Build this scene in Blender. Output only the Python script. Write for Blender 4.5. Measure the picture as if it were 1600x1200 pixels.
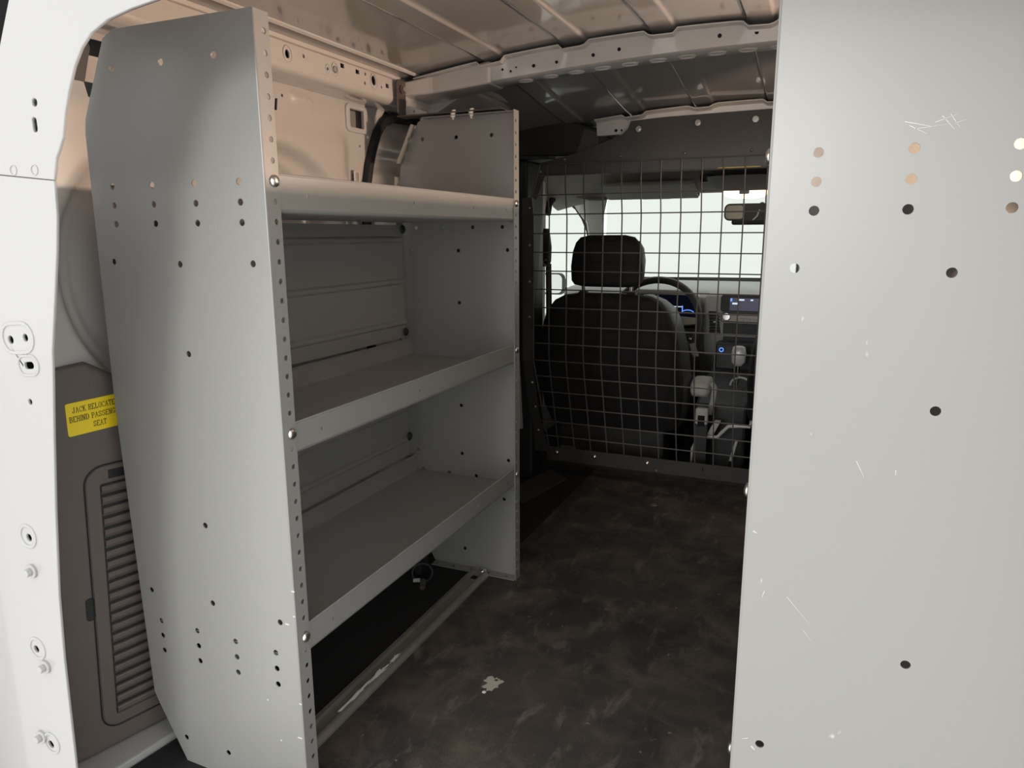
import bpy, math, random
from mathutils import Vector, Matrix
from mathutils.geometry import delaunay_2d_cdt

sc = bpy.context.scene
for o in list(bpy.data.objects):
    bpy.data.objects.remove(o)
C = sc.collection
PI = math.pi

# ------------------------------------------------------------------ camera, world, light, exposure
cam_d = bpy.data.cameras.new('camera')
cam = bpy.data.objects.new('camera', cam_d)
C.objects.link(cam)
cam_d.sensor_width = 36.0
cam_d.lens = 36.0 * 1127.95 / 1600.0
cam_d.clip_start = 0.02
ROLL, PITCH, YAW = 0.004434, 0.204917, 0.407859
F = Vector((-math.sin(YAW) * math.cos(PITCH), math.cos(YAW) * math.cos(PITCH), -math.sin(PITCH)))
R = F.cross(Vector((0, 0, 1))).normalized()
D = F.cross(R)
R2 = R * math.cos(ROLL) + D * math.sin(ROLL)
D2 = D * math.cos(ROLL) - R * math.sin(ROLL)
cam.matrix_world = Matrix(((R2.x, -D2.x, -F.x, 0), (R2.y, -D2.y, -F.y, 0), (R2.z, -D2.z, -F.z, 0.85), (0, 0, 0, 1)))
sc.camera = cam

world = bpy.data.worlds.new('garage_light')
sc.world = world
world.use_nodes = True
bg = world.node_tree.nodes['Background']
bg.inputs['Color'].default_value = (1.0, 0.995, 0.975, 1)
bg.inputs['Strength'].default_value = 1.76

# bright garage light panel a few metres behind the open rear doors
gl = bpy.data.lights.new('garage_light_panel', 'AREA')
gl.shape = 'RECTANGLE'
gl.size, gl.size_y = 1.1, 0.9
gl.energy = 58.0
gl.color = (1.0, 0.985, 0.955)
glo = bpy.data.objects.new('garage_light_panel', gl)
C.objects.link(glo)
glo.location = (-0.72, -3.5, 1.35)
glo.rotation_euler = (math.radians(90), 0, 0)

vs = sc.view_settings
vs.view_transform = 'Standard'
vs.look = 'None'
vs.gamma = 1.0
vs.use_curve_mapping = False
vs.exposure = 0.0


# ------------------------------------------------------------------ materials
def new_mat(name):
    m = bpy.data.materials.new(name)
    m.use_nodes = True
    nt = m.node_tree
    return m, nt, nt.nodes, nt.links, nt.nodes['Principled BSDF']


def mat(name, col, rough=0.5, metal=0.0, coat=0.0, var=0.0, vscale=6.0, bump=0.0, bscale=80.0, spec=0.5, emit=None, estr=0.0,
        rvar=0.0):
    """procedural material: base colour with slow noise variation, roughness variation and fine relief"""
    m, nt, N, L, b = new_mat(name)
    b.inputs['Base Color'].default_value = (*col, 1)
    b.inputs['Roughness'].default_value = rough
    b.inputs['Metallic'].default_value = metal
    b.inputs['Coat Weight'].default_value = coat
    b.inputs['Coat Roughness'].default_value = 0.06
    b.inputs['Specular IOR Level'].default_value = spec
    tc = N.new('ShaderNodeTexCoord')
    if var or rvar:
        n = N.new('ShaderNodeTexNoise')
        n.inputs['Scale'].default_value = vscale
        n.inputs['Detail'].default_value = 5
        L.new(tc.outputs['Object'], n.inputs['Vector'])
        if var:
            r = N.new('ShaderNodeMix')
            r.data_type = 'RGBA'
            r.inputs['A'].default_value = (*[c * (1 - var) for c in col], 1)
            r.inputs['B'].default_value = (*[min(1, c * (1 + var)) for c in col], 1)
            L.new(n.outputs['Fac'], r.inputs['Factor'])
            L.new(r.outputs['Result'], b.inputs['Base Color'])
        if rvar:
            mr = N.new('ShaderNodeMapRange')
            mr.inputs['To Min'].default_value = max(0.03, rough - rvar)
            mr.inputs['To Max'].default_value = min(1, rough + rvar)
            L.new(n.outputs['Fac'], mr.inputs['Value'])
            L.new(mr.outputs['Result'], b.inputs['Roughness'])
    if bump:
        n2 = N.new('ShaderNodeTexNoise')
        n2.inputs['Scale'].default_value = bscale
        n2.inputs['Detail'].default_value = 3
        L.new(tc.outputs['Object'], n2.inputs['Vector'])
        bp = N.new('ShaderNodeBump')
        bp.inputs['Strength'].default_value = bump
        bp.inputs['Distance'].default_value = 0.002
        L.new(n2.outputs['Fac'], bp.inputs['Height'])
        L.new(bp.outputs['Normal'], b.inputs['Normal'])
    if emit:
        b.inputs['Emission Color'].default_value = (*emit, 1)
        b.inputs['Emission Strength'].default_value = estr
    return m


def scratched(name, col, rough, scratch_col, amount=0.62, scale=9.0, coat=0.0):
    """sheet-metal paint with sparse pale scratches and nicks"""
    m, nt, N, L, b = new_mat(name)
    b.inputs['Coat Weight'].default_value = coat
    b.inputs['Coat Roughness'].default_value = 0.3
    tc = N.new('ShaderNodeTexCoord')
    mp = N.new('ShaderNodeMapping')
    mp.inputs['Scale'].default_value = (1, 1, 0.35)
    mp.inputs['Rotation'].default_value = (0.4, 0.7, 0.3)
    L.new(tc.outputs['Object'], mp.inputs['Vector'])
    n = N.new('ShaderNodeTexNoise')
    n.inputs['Scale'].default_value = scale * 14
    n.inputs['Detail'].default_value = 2
    L.new(mp.outputs['Vector'], n.inputs['Vector'])
    big = N.new('ShaderNodeTexNoise')
    big.inputs['Scale'].default_value = scale * 0.7
    L.new(tc.outputs['Object'], big.inputs['Vector'])
    mul = N.new('ShaderNodeMath')
    mul.operation = 'MULTIPLY'
    L.new(n.outputs['Fac'], mul.inputs[0])
    L.new(big.outputs['Fac'], mul.inputs[1])
    cr = N.new('ShaderNodeMapRange')
    cr.inputs['From Min'].default_value = amount * 0.72
    cr.inputs['From Max'].default_value = amount * 0.80
    L.new(mul.outputs[0], cr.inputs['Value'])
    mx = N.new('ShaderNodeMix')
    mx.data_type = 'RGBA'
    mx.inputs['A'].default_value = (*col, 1)
    mx.inputs['B'].default_value = (*scratch_col, 1)
    L.new(cr.outputs['Result'], mx.inputs['Factor'])
    L.new(mx.outputs['Result'], b.inputs['Base Color'])
    soft = N.new('ShaderNodeTexNoise')
    soft.inputs['Scale'].default_value = 3.0
    L.new(tc.outputs['Object'], soft.inputs['Vector'])
    mr = N.new('ShaderNodeMapRange')
    mr.inputs['To Min'].default_value = rough - 0.08
    mr.inputs['To Max'].default_value = rough + 0.08
    L.new(soft.outputs['Fac'], mr.inputs['Value'])
    L.new(mr.outputs['Result'], b.inputs['Roughness'])
    fine = N.new('ShaderNodeTexNoise')
    fine.inputs['Scale'].default_value = 350
    L.new(tc.outputs['Object'], fine.inputs['Vector'])
    bp = N.new('ShaderNodeBump')
    bp.inputs['Strength'].default_value = 0.03
    bp.inputs['Distance'].default_value = 0.001
    L.new(fine.outputs['Fac'], bp.inputs['Height'])
    L.new(bp.outputs['Normal'], b.inputs['Normal'])
    return m


def floor_material():
    m, nt, N, L, b = new_mat('worn_rubber_mat')
    tc = N.new('ShaderNodeTexCoord')

    def noise(scale, detail=6, rough=0.6, dist=0.0, stretch=None):
        n = N.new('ShaderNodeTexNoise')
        n.inputs['Scale'].default_value = scale
        n.inputs['Detail'].default_value = detail
        n.inputs['Roughness'].default_value = rough
        n.inputs['Distortion'].default_value = dist
        if stretch:
            mp = N.new('ShaderNodeMapping')
            mp.inputs['Scale'].default_value = stretch[0]
            mp.inputs['Rotation'].default_value = stretch[1]
            L.new(tc.outputs['Object'], mp.inputs['Vector'])
            L.new(mp.outputs['Vector'], n.inputs['Vector'])
        else:
            L.new(tc.outputs['Object'], n.inputs['Vector'])
        return n.outputs['Fac']

    def rng(v, a, c, lo=0.0, hi=1.0):
        r = N.new('ShaderNodeMapRange')
        r.inputs['From Min'].default_value = a
        r.inputs['From Max'].default_value = c
        r.inputs['To Min'].default_value = lo
        r.inputs['To Max'].default_value = hi
        L.new(v, r.inputs['Value'])
        return r.outputs['Result']

    def mix(f, A, B):
        x = N.new('ShaderNodeMix')
        x.data_type = 'RGBA'
        L.new(f, x.inputs['Factor'])
        for s, v in (('A', A), ('B', B)):
            if isinstance(v, tuple):
                x.inputs[s].default_value = (*v, 1)
            else:
                L.new(v, x.inputs[s])
        return x.outputs['Result']

    c = mix(rng(noise(3.2, 8, 0.65), 0.38, 0.66), (0.028, 0.026, 0.026), (0.072, 0.058, 0.047))
    c = mix(rng(noise(9, 8, 0.7, 0.6), 0.47, 0.68, 0, 0.85), c, (0.125, 0.100, 0.080))
    c = mix(rng(noise(26, 8, 0.7, 0.4, ((1, 0.35, 1), (0, 0, 0.6))), 0.56, 0.70, 0, 0.65), c, (0.20, 0.172, 0.140))
    c = mix(rng(noise(60, 4, 0.5), 0.70, 0.76, 0, 0.7), c, (0.34, 0.31, 0.27))
    L.new(c, b.inputs['Base Color'])
    L.new(rng(noise(12, 6), 0.3, 0.7, 0.55, 0.85), b.inputs['Roughness'])
    v = N.new('ShaderNodeTexVoronoi')
    v.inputs['Scale'].default_value = 420
    L.new(tc.outputs['Object'], v.inputs['Vector'])
    bp = N.new('ShaderNodeBump')
    bp.inputs['Strength'].default_value = 0.22
    bp.inputs['Distance'].default_value = 0.002
    L.new(v.outputs['Distance'], bp.inputs['Height'])
    L.new(bp.outputs['Normal'], b.inputs['Normal'])
    return m


def glass_material(name, tint, refl):
    m, nt, N, L, b = new_mat(name)
    out = N['Material Output']
    t = N.new('ShaderNodeBsdfTransparent')
    t.inputs['Color'].default_value = (*tint, 1)
    g = N.new('ShaderNodeBsdfGlossy')
    g.inputs['Roughness'].default_value = 0.02
    mx = N.new('ShaderNodeMixShader')
    mx.inputs['Fac'].default_value = refl
    L.new(t.outputs['BSDF'], mx.inputs[1])
    L.new(g.outputs['BSDF'], mx.inputs[2])
    L.new(mx.outputs['Shader'], out.inputs['Surface'])
    return m


WHITE = mat('white_body_paint', (0.395, 0.395, 0.395), 0.35, coat=0.6, rvar=0.05)
BODY = mat('interior_body_paint', (0.60, 0.585, 0.57), 0.30, coat=0.8, var=0.03, vscale=9)
ROOF = mat('roof_inner_paint', (0.36, 0.35, 0.34), 0.22, coat=1.0, var=0.03, vscale=5)
SHELF = scratched('grey_shelf_enamel', (0.282, 0.282, 0.271), 0.36, (0.55, 0.54, 0.50), amount=0.70, coat=0.5)
BOLT = mat('zinc_bolt', (0.75, 0.73, 0.69), 0.28, metal=1.0)
BLACKP = mat('black_plastic', (0.018, 0.018, 0.019), 0.55, bump=0.1, bscale=200)
RUBBER = mat('black_rubber', (0.012, 0.012, 0.013), 0.7, bump=0.25, bscale=160)
BROWN = mat('brown_grained_plastic', (0.135, 0.112, 0.102), 0.55, var=0.08, vscale=20, bump=0.25, bscale=420)
FLOORM = floor_material()
UNDERM = mat('floor_black', (0.014, 0.013, 0.013), 0.85, var=0.2, bump=0.2)
ALU = mat('worn_aluminium', (0.40, 0.375, 0.34), 0.48, metal=0.75, var=0.28, vscale=24, bump=0.15, bscale=120)
MESHM = mat('partition_grey_enamel', (0.062, 0.060, 0.058), 0.42, var=0.05)
WIREM = mat('partition_wire_enamel', (0.10, 0.097, 0.092), 0.45)
FABRIC = mat('black_seat_cloth', (0.006, 0.006, 0.007), 0.85, bump=0.3, bscale=500)
VINYL = mat('charcoal_vinyl', (0.055, 0.057, 0.058), 0.45, bump=0.15, bscale=300)
DASHM = mat('grey_dash_plastic', (0.42, 0.42, 0.41), 0.55, bump=0.15, bscale=350)
DASHD = mat('dark_dash_plastic', (0.025, 0.025, 0.026), 0.5, bump=0.1, bscale=300)
SILVER = mat('silver_trim', (0.66, 0.66, 0.65), 0.35, metal=0.15)
WOODT = mat('satin_dash_inlay', (0.20, 0.165, 0.145), 0.35, metal=0.4)
LINER = mat('grey_headliner', (0.33, 0.325, 0.31), 0.9, bump=0.2, bscale=400)
PALEP = mat('pale_pillar_trim', (0.46, 0.455, 0.43), 0.7, bump=0.15, bscale=300)
YELLOW = mat('yellow_vinyl_sticker', (0.98, 0.76, 0.02), 0.4)
INK = mat('black_ink', (0.03, 0.025, 0.02), 0.6)
CHROME = mat('chrome', (0.8, 0.8, 0.8), 0.12, metal=1.0)
SCREEN = mat('dark_glass_screen', (0.008, 0.008, 0.016), 0.15, emit=(0.05, 0.045, 0.12), estr=0.35)
CLUSTER = mat('black_cluster_glass', (0.004, 0.004, 0.006), 0.12, emit=(0.02, 0.02, 0.06), estr=0.1)
SCRBLUE = mat('lit_blue_pixels', (0.02, 0.05, 0.2), 0.3, emit=(0.12, 0.32, 1.0), estr=1.2)
SCRWHITE = mat('lit_white_pixels', (0.2, 0.2, 0.2), 0.3, emit=(0.7, 0.82, 1.0), estr=0.9)
PAPER = mat('white_paper', (0.85, 0.85, 0.80), 0.7)
LENS = mat('lit_lamp_lens', (0.9, 0.8, 0.6), 0.4, emit=(1.0, 0.74, 0.42), estr=3.0)
MIRRORG = mat('mirror_glass', (0.85, 0.86, 0.86), 0.03, metal=1.0)
GLASS = glass_material('tinted_window_glass', (0.705, 0.733, 0.711), 0.03)
CONCRETE = mat('garage_concrete', (0.70, 0.69, 0.67), 0.6, var=0.08, vscale=2)
DARKSTEEL = mat('dark_steel_strap', (0.115, 0.10, 0.088), 0.45, metal=0.3)
WEAR = mat('chalky_scuff', (0.46, 0.42, 0.35), 0.9)


# ------------------------------------------------------------------ mesh helpers
class MB:
    """collects shapes and links them as ONE mesh object"""

    def __init__(s):
        s.v, s.f = [], []

    def add(s, verts, faces):
        k = len(s.v)
        s.v += [tuple(p) for p in verts]
        s.f += [tuple(i + k for i in f) for f in faces]
        return s

    def box(s, x0, x1, y0, y1, z0, z1):
        return s.hexa([(x0, y0, z0), (x1, y0, z0), (x1, y1, z0), (x0, y1, z0), (x0, y0, z1), (x1, y0, z1), (x1, y1, z1), (x0, y1, z1)])

    def hexa(s, p):
        return s.add(p, [(0, 3, 2, 1), (4, 5, 6, 7), (0, 1, 5, 4), (1, 2, 6, 5), (2, 3, 7, 6), (3, 0, 4, 7)])

    def loft(s, rings, closed=True, cap=True):
        n = len(rings[0])
        k = len(s.v)
        for r in rings:
            s.v += [tuple(p) for p in r]
        for i in range(len(rings) - 1):
            for j in range(n if closed else n - 1):
                a, b2 = k + i * n + j, k + i * n + (j + 1) % n
                s.f.append((a, b2, b2 + n, a + n))
        if cap and closed:
            s.f.append(tuple(k + j for j in reversed(range(n))))
            s.f.append(tuple(k + (len(rings) - 1) * n + j for j in range(n)))
        return s

    def tube(s, path, r, n=8, closed=False):
        path = [Vector(p) for p in path]
        m = len(path)
        rings = []
        prev = None
        for i, p in enumerate(path):
            if closed:
                t = path[(i + 1) % m] - path[i - 1]
            else:
                t = path[min(i + 1, m - 1)] - path[max(i - 1, 0)]
            t.normalize()
            if prev is None:
                up = Vector((0, 0, 1)) if abs(t.z) < 0.9 else Vector((1, 0, 0))
                a = t.cross(up).normalized()
            else:
                a = (prev - t * prev.dot(t)).normalized()
            prev = a
            b2 = t.cross(a)
            rr = r(i / (m - 1)) if callable(r) else r
            rings.append([p + (a * math.cos(q * 2 * PI / n) + b2 * math.sin(q * 2 * PI / n)) * rr for q in range(n)])
        if closed:
            rings.append(rings[0])
        return s.loft(rings, cap=not closed)

    def cyl(s, p0, p1, r, n=12, r1=None):
        p0, p1 = Vector(p0), Vector(p1)
        t = (p1 - p0).normalized()
        a = t.cross(Vector((0, 0, 1)) if abs(t.z) < 0.9 else Vector((1, 0, 0))).normalized()
        b2 = t.cross(a)
        r1 = r if r1 is None else r1
        ring = lambda p, rr: [p + (a * math.cos(q * 2 * PI / n) + b2 * math.sin(q * 2 * PI / n)) * rr for q in range(n)]
        return s.loft([ring(p0, r), ring(p1, r1)])

    def dome(s, p, nrm, r, h, n=12):
        """a round screw head on a small flat base"""
        p, t = Vector(p), Vector(nrm).normalized()
        a = t.cross(Vector((0, 0, 1)) if abs(t.z) < 0.9 else Vector((1, 0, 0))).normalized()
        b2 = t.cross(a)
        rings = []
        for k in range(5):
            q = k / 4 * PI / 2
            rr, hh = r * math.cos(q) if k < 4 else r * 0.12, h * math.sin(q)
            rings.append([p + t * hh + (a * math.cos(j * 2 * PI / n) + b2 * math.sin(j * 2 * PI / n)) * rr for j in range(n)])
        return s.loft(rings)

    def plate(s, outline, holes, thick, fn, grid=None, height=None):
        """flat sheet with real holes; (u,v) outline, fn(u,v,w) -> xyz; grid = interior points for relief height(u,v)"""
        pts, edges = [], []

        def loop(poly):
            k = len(pts)
            pts.extend(Vector(p) for p in poly)
            edges.extend((k + i, k + (i + 1) % len(poly)) for i in range(len(poly)))

        loop(outline)
        for h in holes:
            loop(h)

        def inside(p, poly):
            c = False
            x, y = p
            for i in range(len(poly)):
                (x1, y1), (x2, y2) = poly[i], poly[i - 1]
                if (y1 > y) != (y2 > y) and x < (x2 - x1) * (y - y1) / (y2 - y1) + x1:
                    c = not c
            return c

        boxes = [(min(q[0] for q in h), max(q[0] for q in h), min(q[1] for q in h), max(q[1] for q in h)) for h in holes]

        def in_hole(p):
            for h, bb in zip(holes, boxes):
                if bb[0] <= p[0] <= bb[1] and bb[2] <= p[1] <= bb[3] and inside(p, h):
                    return True
            return False

        if grid:
            for g in grid:
                if inside(g, outline) and not in_hole(g):
                    pts.append(Vector(g))
        V, E, Fc, _, _, _ = delaunay_2d_cdt(pts, edges, [], 1, 1e-7)
        faces = []
        for f in Fc:
            cx = sum(V[i].x for i in f) / len(f)
            cy = sum(V[i].y for i in f) / len(f)
            if inside((cx, cy), outline) and not in_hole((cx, cy)):
                faces.append(tuple(f))
        n = len(V)
        hh = height or (lambda u, v: 0.0)
        hs = [hh(p.x, p.y) for p in V]
        vv = [fn(p.x, p.y, h) for p, h in zip(V, hs)] + [fn(p.x, p.y, h - thick) for p, h in zip(V, hs)]
        cnt = {}
        for f in faces:
            for i in range(len(f)):
                a, b2 = f[i], f[(i + 1) % len(f)]
                cnt[(a, b2)] = 1
        side = [(b2, a, a + n, b2 + n) for (a, b2) in cnt if (b2, a) not in cnt]
        return s.add(vv, faces + [tuple(i + n for i in reversed(f)) for f in faces] + side)

    def build(s, name, m, parent=None, smooth=False, bevel=0.0, seg=2):
        me = bpy.data.meshes.new(name)
        me.from_pydata(s.v, [], s.f)
        me.validate()
        import bmesh as _b
        bm = _b.new()
        bm.from_mesh(me)
        _b.ops.recalc_face_normals(bm, faces=bm.faces)
        bm.to_mesh(me)
        bm.free()
        me.materials.append(m)
        if smooth:
            me.polygons.foreach_set('use_smooth', [True] * len(me.polygons))
            me.set_sharp_from_angle(angle=math.radians(smooth if smooth is not True else 40))
        o = bpy.data.objects.new(name, me)
        C.objects.link(o)
        if bevel:
            bv = o.modifiers.new('bevel', 'BEVEL')
            bv.width = bevel
            bv.segments = seg
            bv.limit_method = 'ANGLE'
            bv.angle_limit = math.radians(50)
            bv.harden_normals = False
        if parent:
            o.parent = parent
            o.matrix_parent_inverse = parent.matrix_world.inverted() if False else Matrix.Translation(-parent.location)
        return o


def shared(name, src, parent, loc=(0, 0, 0)):
    """another object on the same mesh, moved by loc"""
    o = bpy.data.objects.new(name, src.data)
    C.objects.link(o)
    o.parent = parent
    o.matrix_parent_inverse = Matrix.Translation(-parent.location)
    o.location = loc
    return o


def thing(name, label, cat, loc=(0, 0, 0), group=None, kind=None):
    o = bpy.data.objects.new(name, None)
    C.objects.link(o)
    o.location = loc
    o.empty_display_size = 0.05
    return tag(o, label, cat, group, kind)


def tag(o, label, cat, group=None, kind=None):
    o['label'] = label
    o['category'] = cat
    if group:
        o['group'] = group
    if kind:
        o['kind'] = kind
    return o


def circ(u, v, r, n=12, ry=None):
    ry = ry or r
    return [(u + r * math.cos(k * 2 * PI / n), v + ry * math.sin(k * 2 * PI / n)) for k in range(n)]


def rect(u0, u1, v0, v1):
    return [(u0, v0), (u1, v0), (u1, v1), (u0, v1)]


def rrect(u0, u1, v0, v1, r, n=4):
    out = []
    for cx, cy, a0 in ((u1 - r, v0 + r, -PI / 2), (u1 - r, v1 - r, 0), (u0 + r, v1 - r, PI / 2), (u0 + r, v0 + r, PI)):
        for k in range(n + 1):
            a = a0 + k / n * PI / 2
            out.append((cx + r * math.cos(a), cy + r * math.sin(a)))
    return out


def sm(a, b, x):
    t = min(1, max(0, (x - a) / (b - a)))
    return t * t * (3 - 2 * t)


def sring(cx, cy, z, w, d, p=4.0, n=28, tilt=0.0):
    """superellipse ring in the xy plane"""
    out = []
    for k in range(n):
        a = k * 2 * PI / n
        ca, sa = math.cos(a), math.sin(a)
        x = w * math.copysign(abs(ca) ** (2 / p), ca)
        y = d * math.copysign(abs(sa) ** (2 / p), sa)
        out.append((cx + x, cy + y, z + tilt * y))
    return out


# ================================================================== THE SETTING: van body
CX = -0.27                                                     # van centre line
ground = MB().box(-9, 9, -8, 12, -0.66, -0.6).build('ground', CONCRETE)
tag(ground, 'grey concrete garage floor under the van', 'ground', kind='structure')

floor = thing('floor', 'dark worn rubber cargo floor between the two shelving units', 'floor', (CX, 1.5, 0), kind='structure')
MB().box(-0.728, 0.15, 0.50, 2.62, -0.03, 0.0).build('rubber_mat', FLOORM, floor)
MB().box(-1.1, -0.7285, 0.62, 2.62, -0.03, -0.002).build('side_floor', UNDERM, floor)  # floor under the shelves, blacker than the aisle mat
MB().box(0.1505, 0.58, 0.62, 2.62, -0.03, -0.002).build('side_floor', UNDERM, floor)
MB().box(-1.12, 0.59, 0.45, 3.75, -0.07, -0.0305).build('floor_pan', BODY, floor)
MB().box(-1.10, 0.58, 2.6205, 3.70, -0.03, -0.01).build('cab_carpet', UNDERM, floor)

# --- outer skin of the van (sides with cab windows, roof, nose)
win = [(2.90, 0.50), (2.905, 0.93), (2.925, 0.975), (2.965, 0.995), (3.06, 1.003), (3.18, 0.997), (3.30, 0.970), (3.40, 0.927),
       (3.48, 0.870), (3.55, 0.78), (3.59, 0.68), (3.60, 0.52)]
side_out = [(0.50, -0.30), (0.50, 1.30), (2.25, 1.30), (2.75, 1.20), (3.06, 1.08), (3.72, 0.66), (3.75, -0.30)]


def body_side(name, x, s, label):
    o = thing(name, label, 'wall', (x, 1.5, 0), kind='structure')
    MB().plate(side_out, [win], 0.02, lambda u, v, w: (x - s * w, u, v)).build('outer_skin', WHITE, o)
    return o


wl = body_side('wall_left', -1.118, -1, 'left side of the van body with pressed inner panel and long upper rail')
wr = body_side('wall_right', 0.60, 1, 'right side of the van body behind the right shelving unit')

roof_t = thing('ceiling', 'glossy painted van roof with long pressed beads and cross bows', 'ceiling', (CX, 1.5, 1.26), kind='structure')
roofprof = [(0.48, 1.315), (2.25, 1.315), (2.75, 1.215), (3.06, 1.095)]
mb = MB()
for x0, x1 in ((-1.14, 0.62),):
    rg = [[(x0, y, z), (x1, y, z), (x1, y, z - 0.014), (x0, y, z - 0.014)] for y, z in roofprof]
    mb.loft(rg)
mb.build('roof_skin', WHITE, roof_t)

BEADS = [-0.94 + 0.0, -0.745, -0.547, -0.353, -0.158, 0.035, 0.23, 0.425]


def roof_z(x, y):
    z0 = 1.2735 if y < 1.62 else 1.2735 - 0.068 * sm(1.55, 2.35, y) * 1.05
    z = z0 - 0.115 * (x + 0.32) ** 2
    for b in BEADS[1:]:
        t = abs(x - b)
        z -= 0.0045 * (1 - sm(0.0235, 0.0300, t))
    return z


xs_ = sorted(set([round(-0.985 + 0.0075 * i, 4) for i in range(198)] + [round(b + s_ * q, 4) for b in BEADS[1:] for s_ in (-1, 1) for q in (0.0235, 0.0255, 0.0275, 0.0300)]))
ys_ = [0.50 + 0.07 * i for i in range(27)]
mb = MB()
n = len(xs_)
vv = [(x, y, roof_z(x, y)) for y in ys_ for x in xs_] + [(x, y, roof_z(x, y) + 0.004) for y in ys_ for x in xs_]
m_ = len(xs_) * len(ys_)
ff = []
for j in range(len(ys_) - 1):
    for i in range(n - 1):
        a = j * n + i
        ff += [(a, a + 1, a + 1 + n, a + n), (a + m_, a + n + m_, a + 1 + n + m_, a + 1 + m_)]
mb.add(vv, ff).build('inner_roof_panel', ROOF, roof_t, smooth=True)


def bow_low(x):
    return 1.221 - 0.07 * (x + 0.15) ** 2


def bow_up(x):
    return 1.2636 - 0.12 * (x + 0.32) ** 2


def notch(x):
    k = 0.0
    for b in BEADS[1:]:
        k = max(k, 1 - sm(0.024, 0.034, abs(x - b)))
    return k


# roof bow behind the shelves: hat section, rear face with painted-on holes and an open underside
xb = [-0.95 + 0.01 * i for i in range(144)]
mb = MB()
rings = []
for x in xb:
    u, l = bow_up(x) - 0.010 * notch(x), bow_low(x)
    rings.append([(x, 1.605, u + 0.002), (x, 1.605, u - 0.0005), (x, 1.622, u - 0.003), (x, 1.628, l + 0.004), (x, 1.634, l),
                  (x, 1.690, l), (x, 1.696, l + 0.004), (x, 1.702, u - 0.006), (x, 1.718, u - 0.004), (x, 1.718, u - 0.001),
                  (x, 1.699, u - 0.002), (x, 1.690, l + 0.0030), (x, 1.634, l + 0.0030), (x, 1.626, u - 0.001)])
bow1 = mb.loft(rings).build('roof_bow', BODY, roof_t, smooth=35)


def disc_part(name, p, nrm, r, m, parent, h=0.0012, n=14):
    p, nrm = Vector(p), Vector(nrm).normalized()
    return MB().cyl(p, p + nrm * h, r, n).build(name, m, parent)


HOLE_SHADE = mat('painted_hole_shade', (0.004, 0.004, 0.004), 0.9)  # black discs and bars painted as the shade inside holes and slots
for x, dz, r in ((-0.765, 0.42, 0.004), (-0.722, 0.5, 0.0028), (-0.702, 0.35, 0.0026), (-0.688, 0.48, 0.002), (-0.645, 0.4, 0.0038),
                 (-0.505, 0.42, 0.0038), (-0.447, 0.5, 0.0038), (-0.237, 0.55, 0.0042), (-0.165, 0.55, 0.004), (-0.59, 0.38, 0.0034)):
    z = bow_low(x) + (bow_up(x) - bow_low(x)) * dz
    y = 1.622 + (bow_up(x) - z) / (bow_up(x) - bow_low(x)) * 0.006
    disc_part('bow_hole_shade', (x, y - 0.0008, z), (0, -1, 0), r, HOLE_SHADE, bow1, 0.0009)
for x in [-0.68 + 0.062 * i for i in range(10)]:
    l = bow_low(x)
    mb = MB()
    ring = lambda rr, z: [(x + rr * math.cos(q * PI / 9), 1.662 + rr * 0.75 * math.sin(q * PI / 9), z) for q in range(18)]
    mb.loft([ring(0.021, l + 0.0005), ring(0.018, l - 0.0025), ring(0.015, l + 0.0005)], cap=False).build('pressed_ring', BODY, bow1, smooth=True)

# gusset where the bow meets the left rail
mb = MB()
mb.loft([[(-0.985, 1.585, 1.175), (-0.985, 1.74, 1.175), (-0.985, 1.74, 1.205), (-0.985, 1.585, 1.205)],
         [(-0.90, 1.612, 1.181), (-0.90, 1.71, 1.181), (-0.90, 1.71, 1.222), (-0.90, 1.612, 1.222)],
         [(-0.752, 1.6185, 1.1935), (-0.752, 1.702, 1.1935), (-0.752, 1.702, 1.2435), (-0.752, 1.6185, 1.2435)]])
mb.build('bow_gusset', BODY, roof_t, bevel=0.006, seg=3)

# front bow that carries the partition
mb = MB()
rings = []
for i in range(60):
    x = -0.665 + 0.0118 * i
    u = 1.196 - 0.12 * (x + 0.22) ** 2 - 0.008 * notch(x)
    l = 1.140 - 0.02 * (x + 0.3) ** 2
    rings.append([(x, 2.160, u + 0.008), (x, 2.160, u + 0.005), (x, 2.183, u), (x, 2.193, l), (x, 2.25, l), (x, 2.25, u + 0.008)])
bow2 = mb.loft(rings).build('roof_bow', BODY, roof_t, smooth=35)
for x in (-0.606, -0.589):
    disc_part('bow_hole_shade', (x, 2.1895, 1.149), (0, -1, 0), 0.0045 if x < -0.6 else 0.0028, HOLE_SHADE, bow2)
# light edge strip along the front left roof side
MB().tube([(-0.85, 1.78, 1.214), (-0.85, 2.05, 1.212), (-0.848, 2.28, 1.206)], 0.007, 6).build('roof_edge_strip', BODY, roof_t)
MB().loft([[(-1.0, y, 1.13), (-0.86, y, 1.20), (-0.86, y, 1.215), (-1.0, y, 1.215)] for y in (1.72, 2.30)]).build('roof_side_fill', BODY, roof_t)

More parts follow.
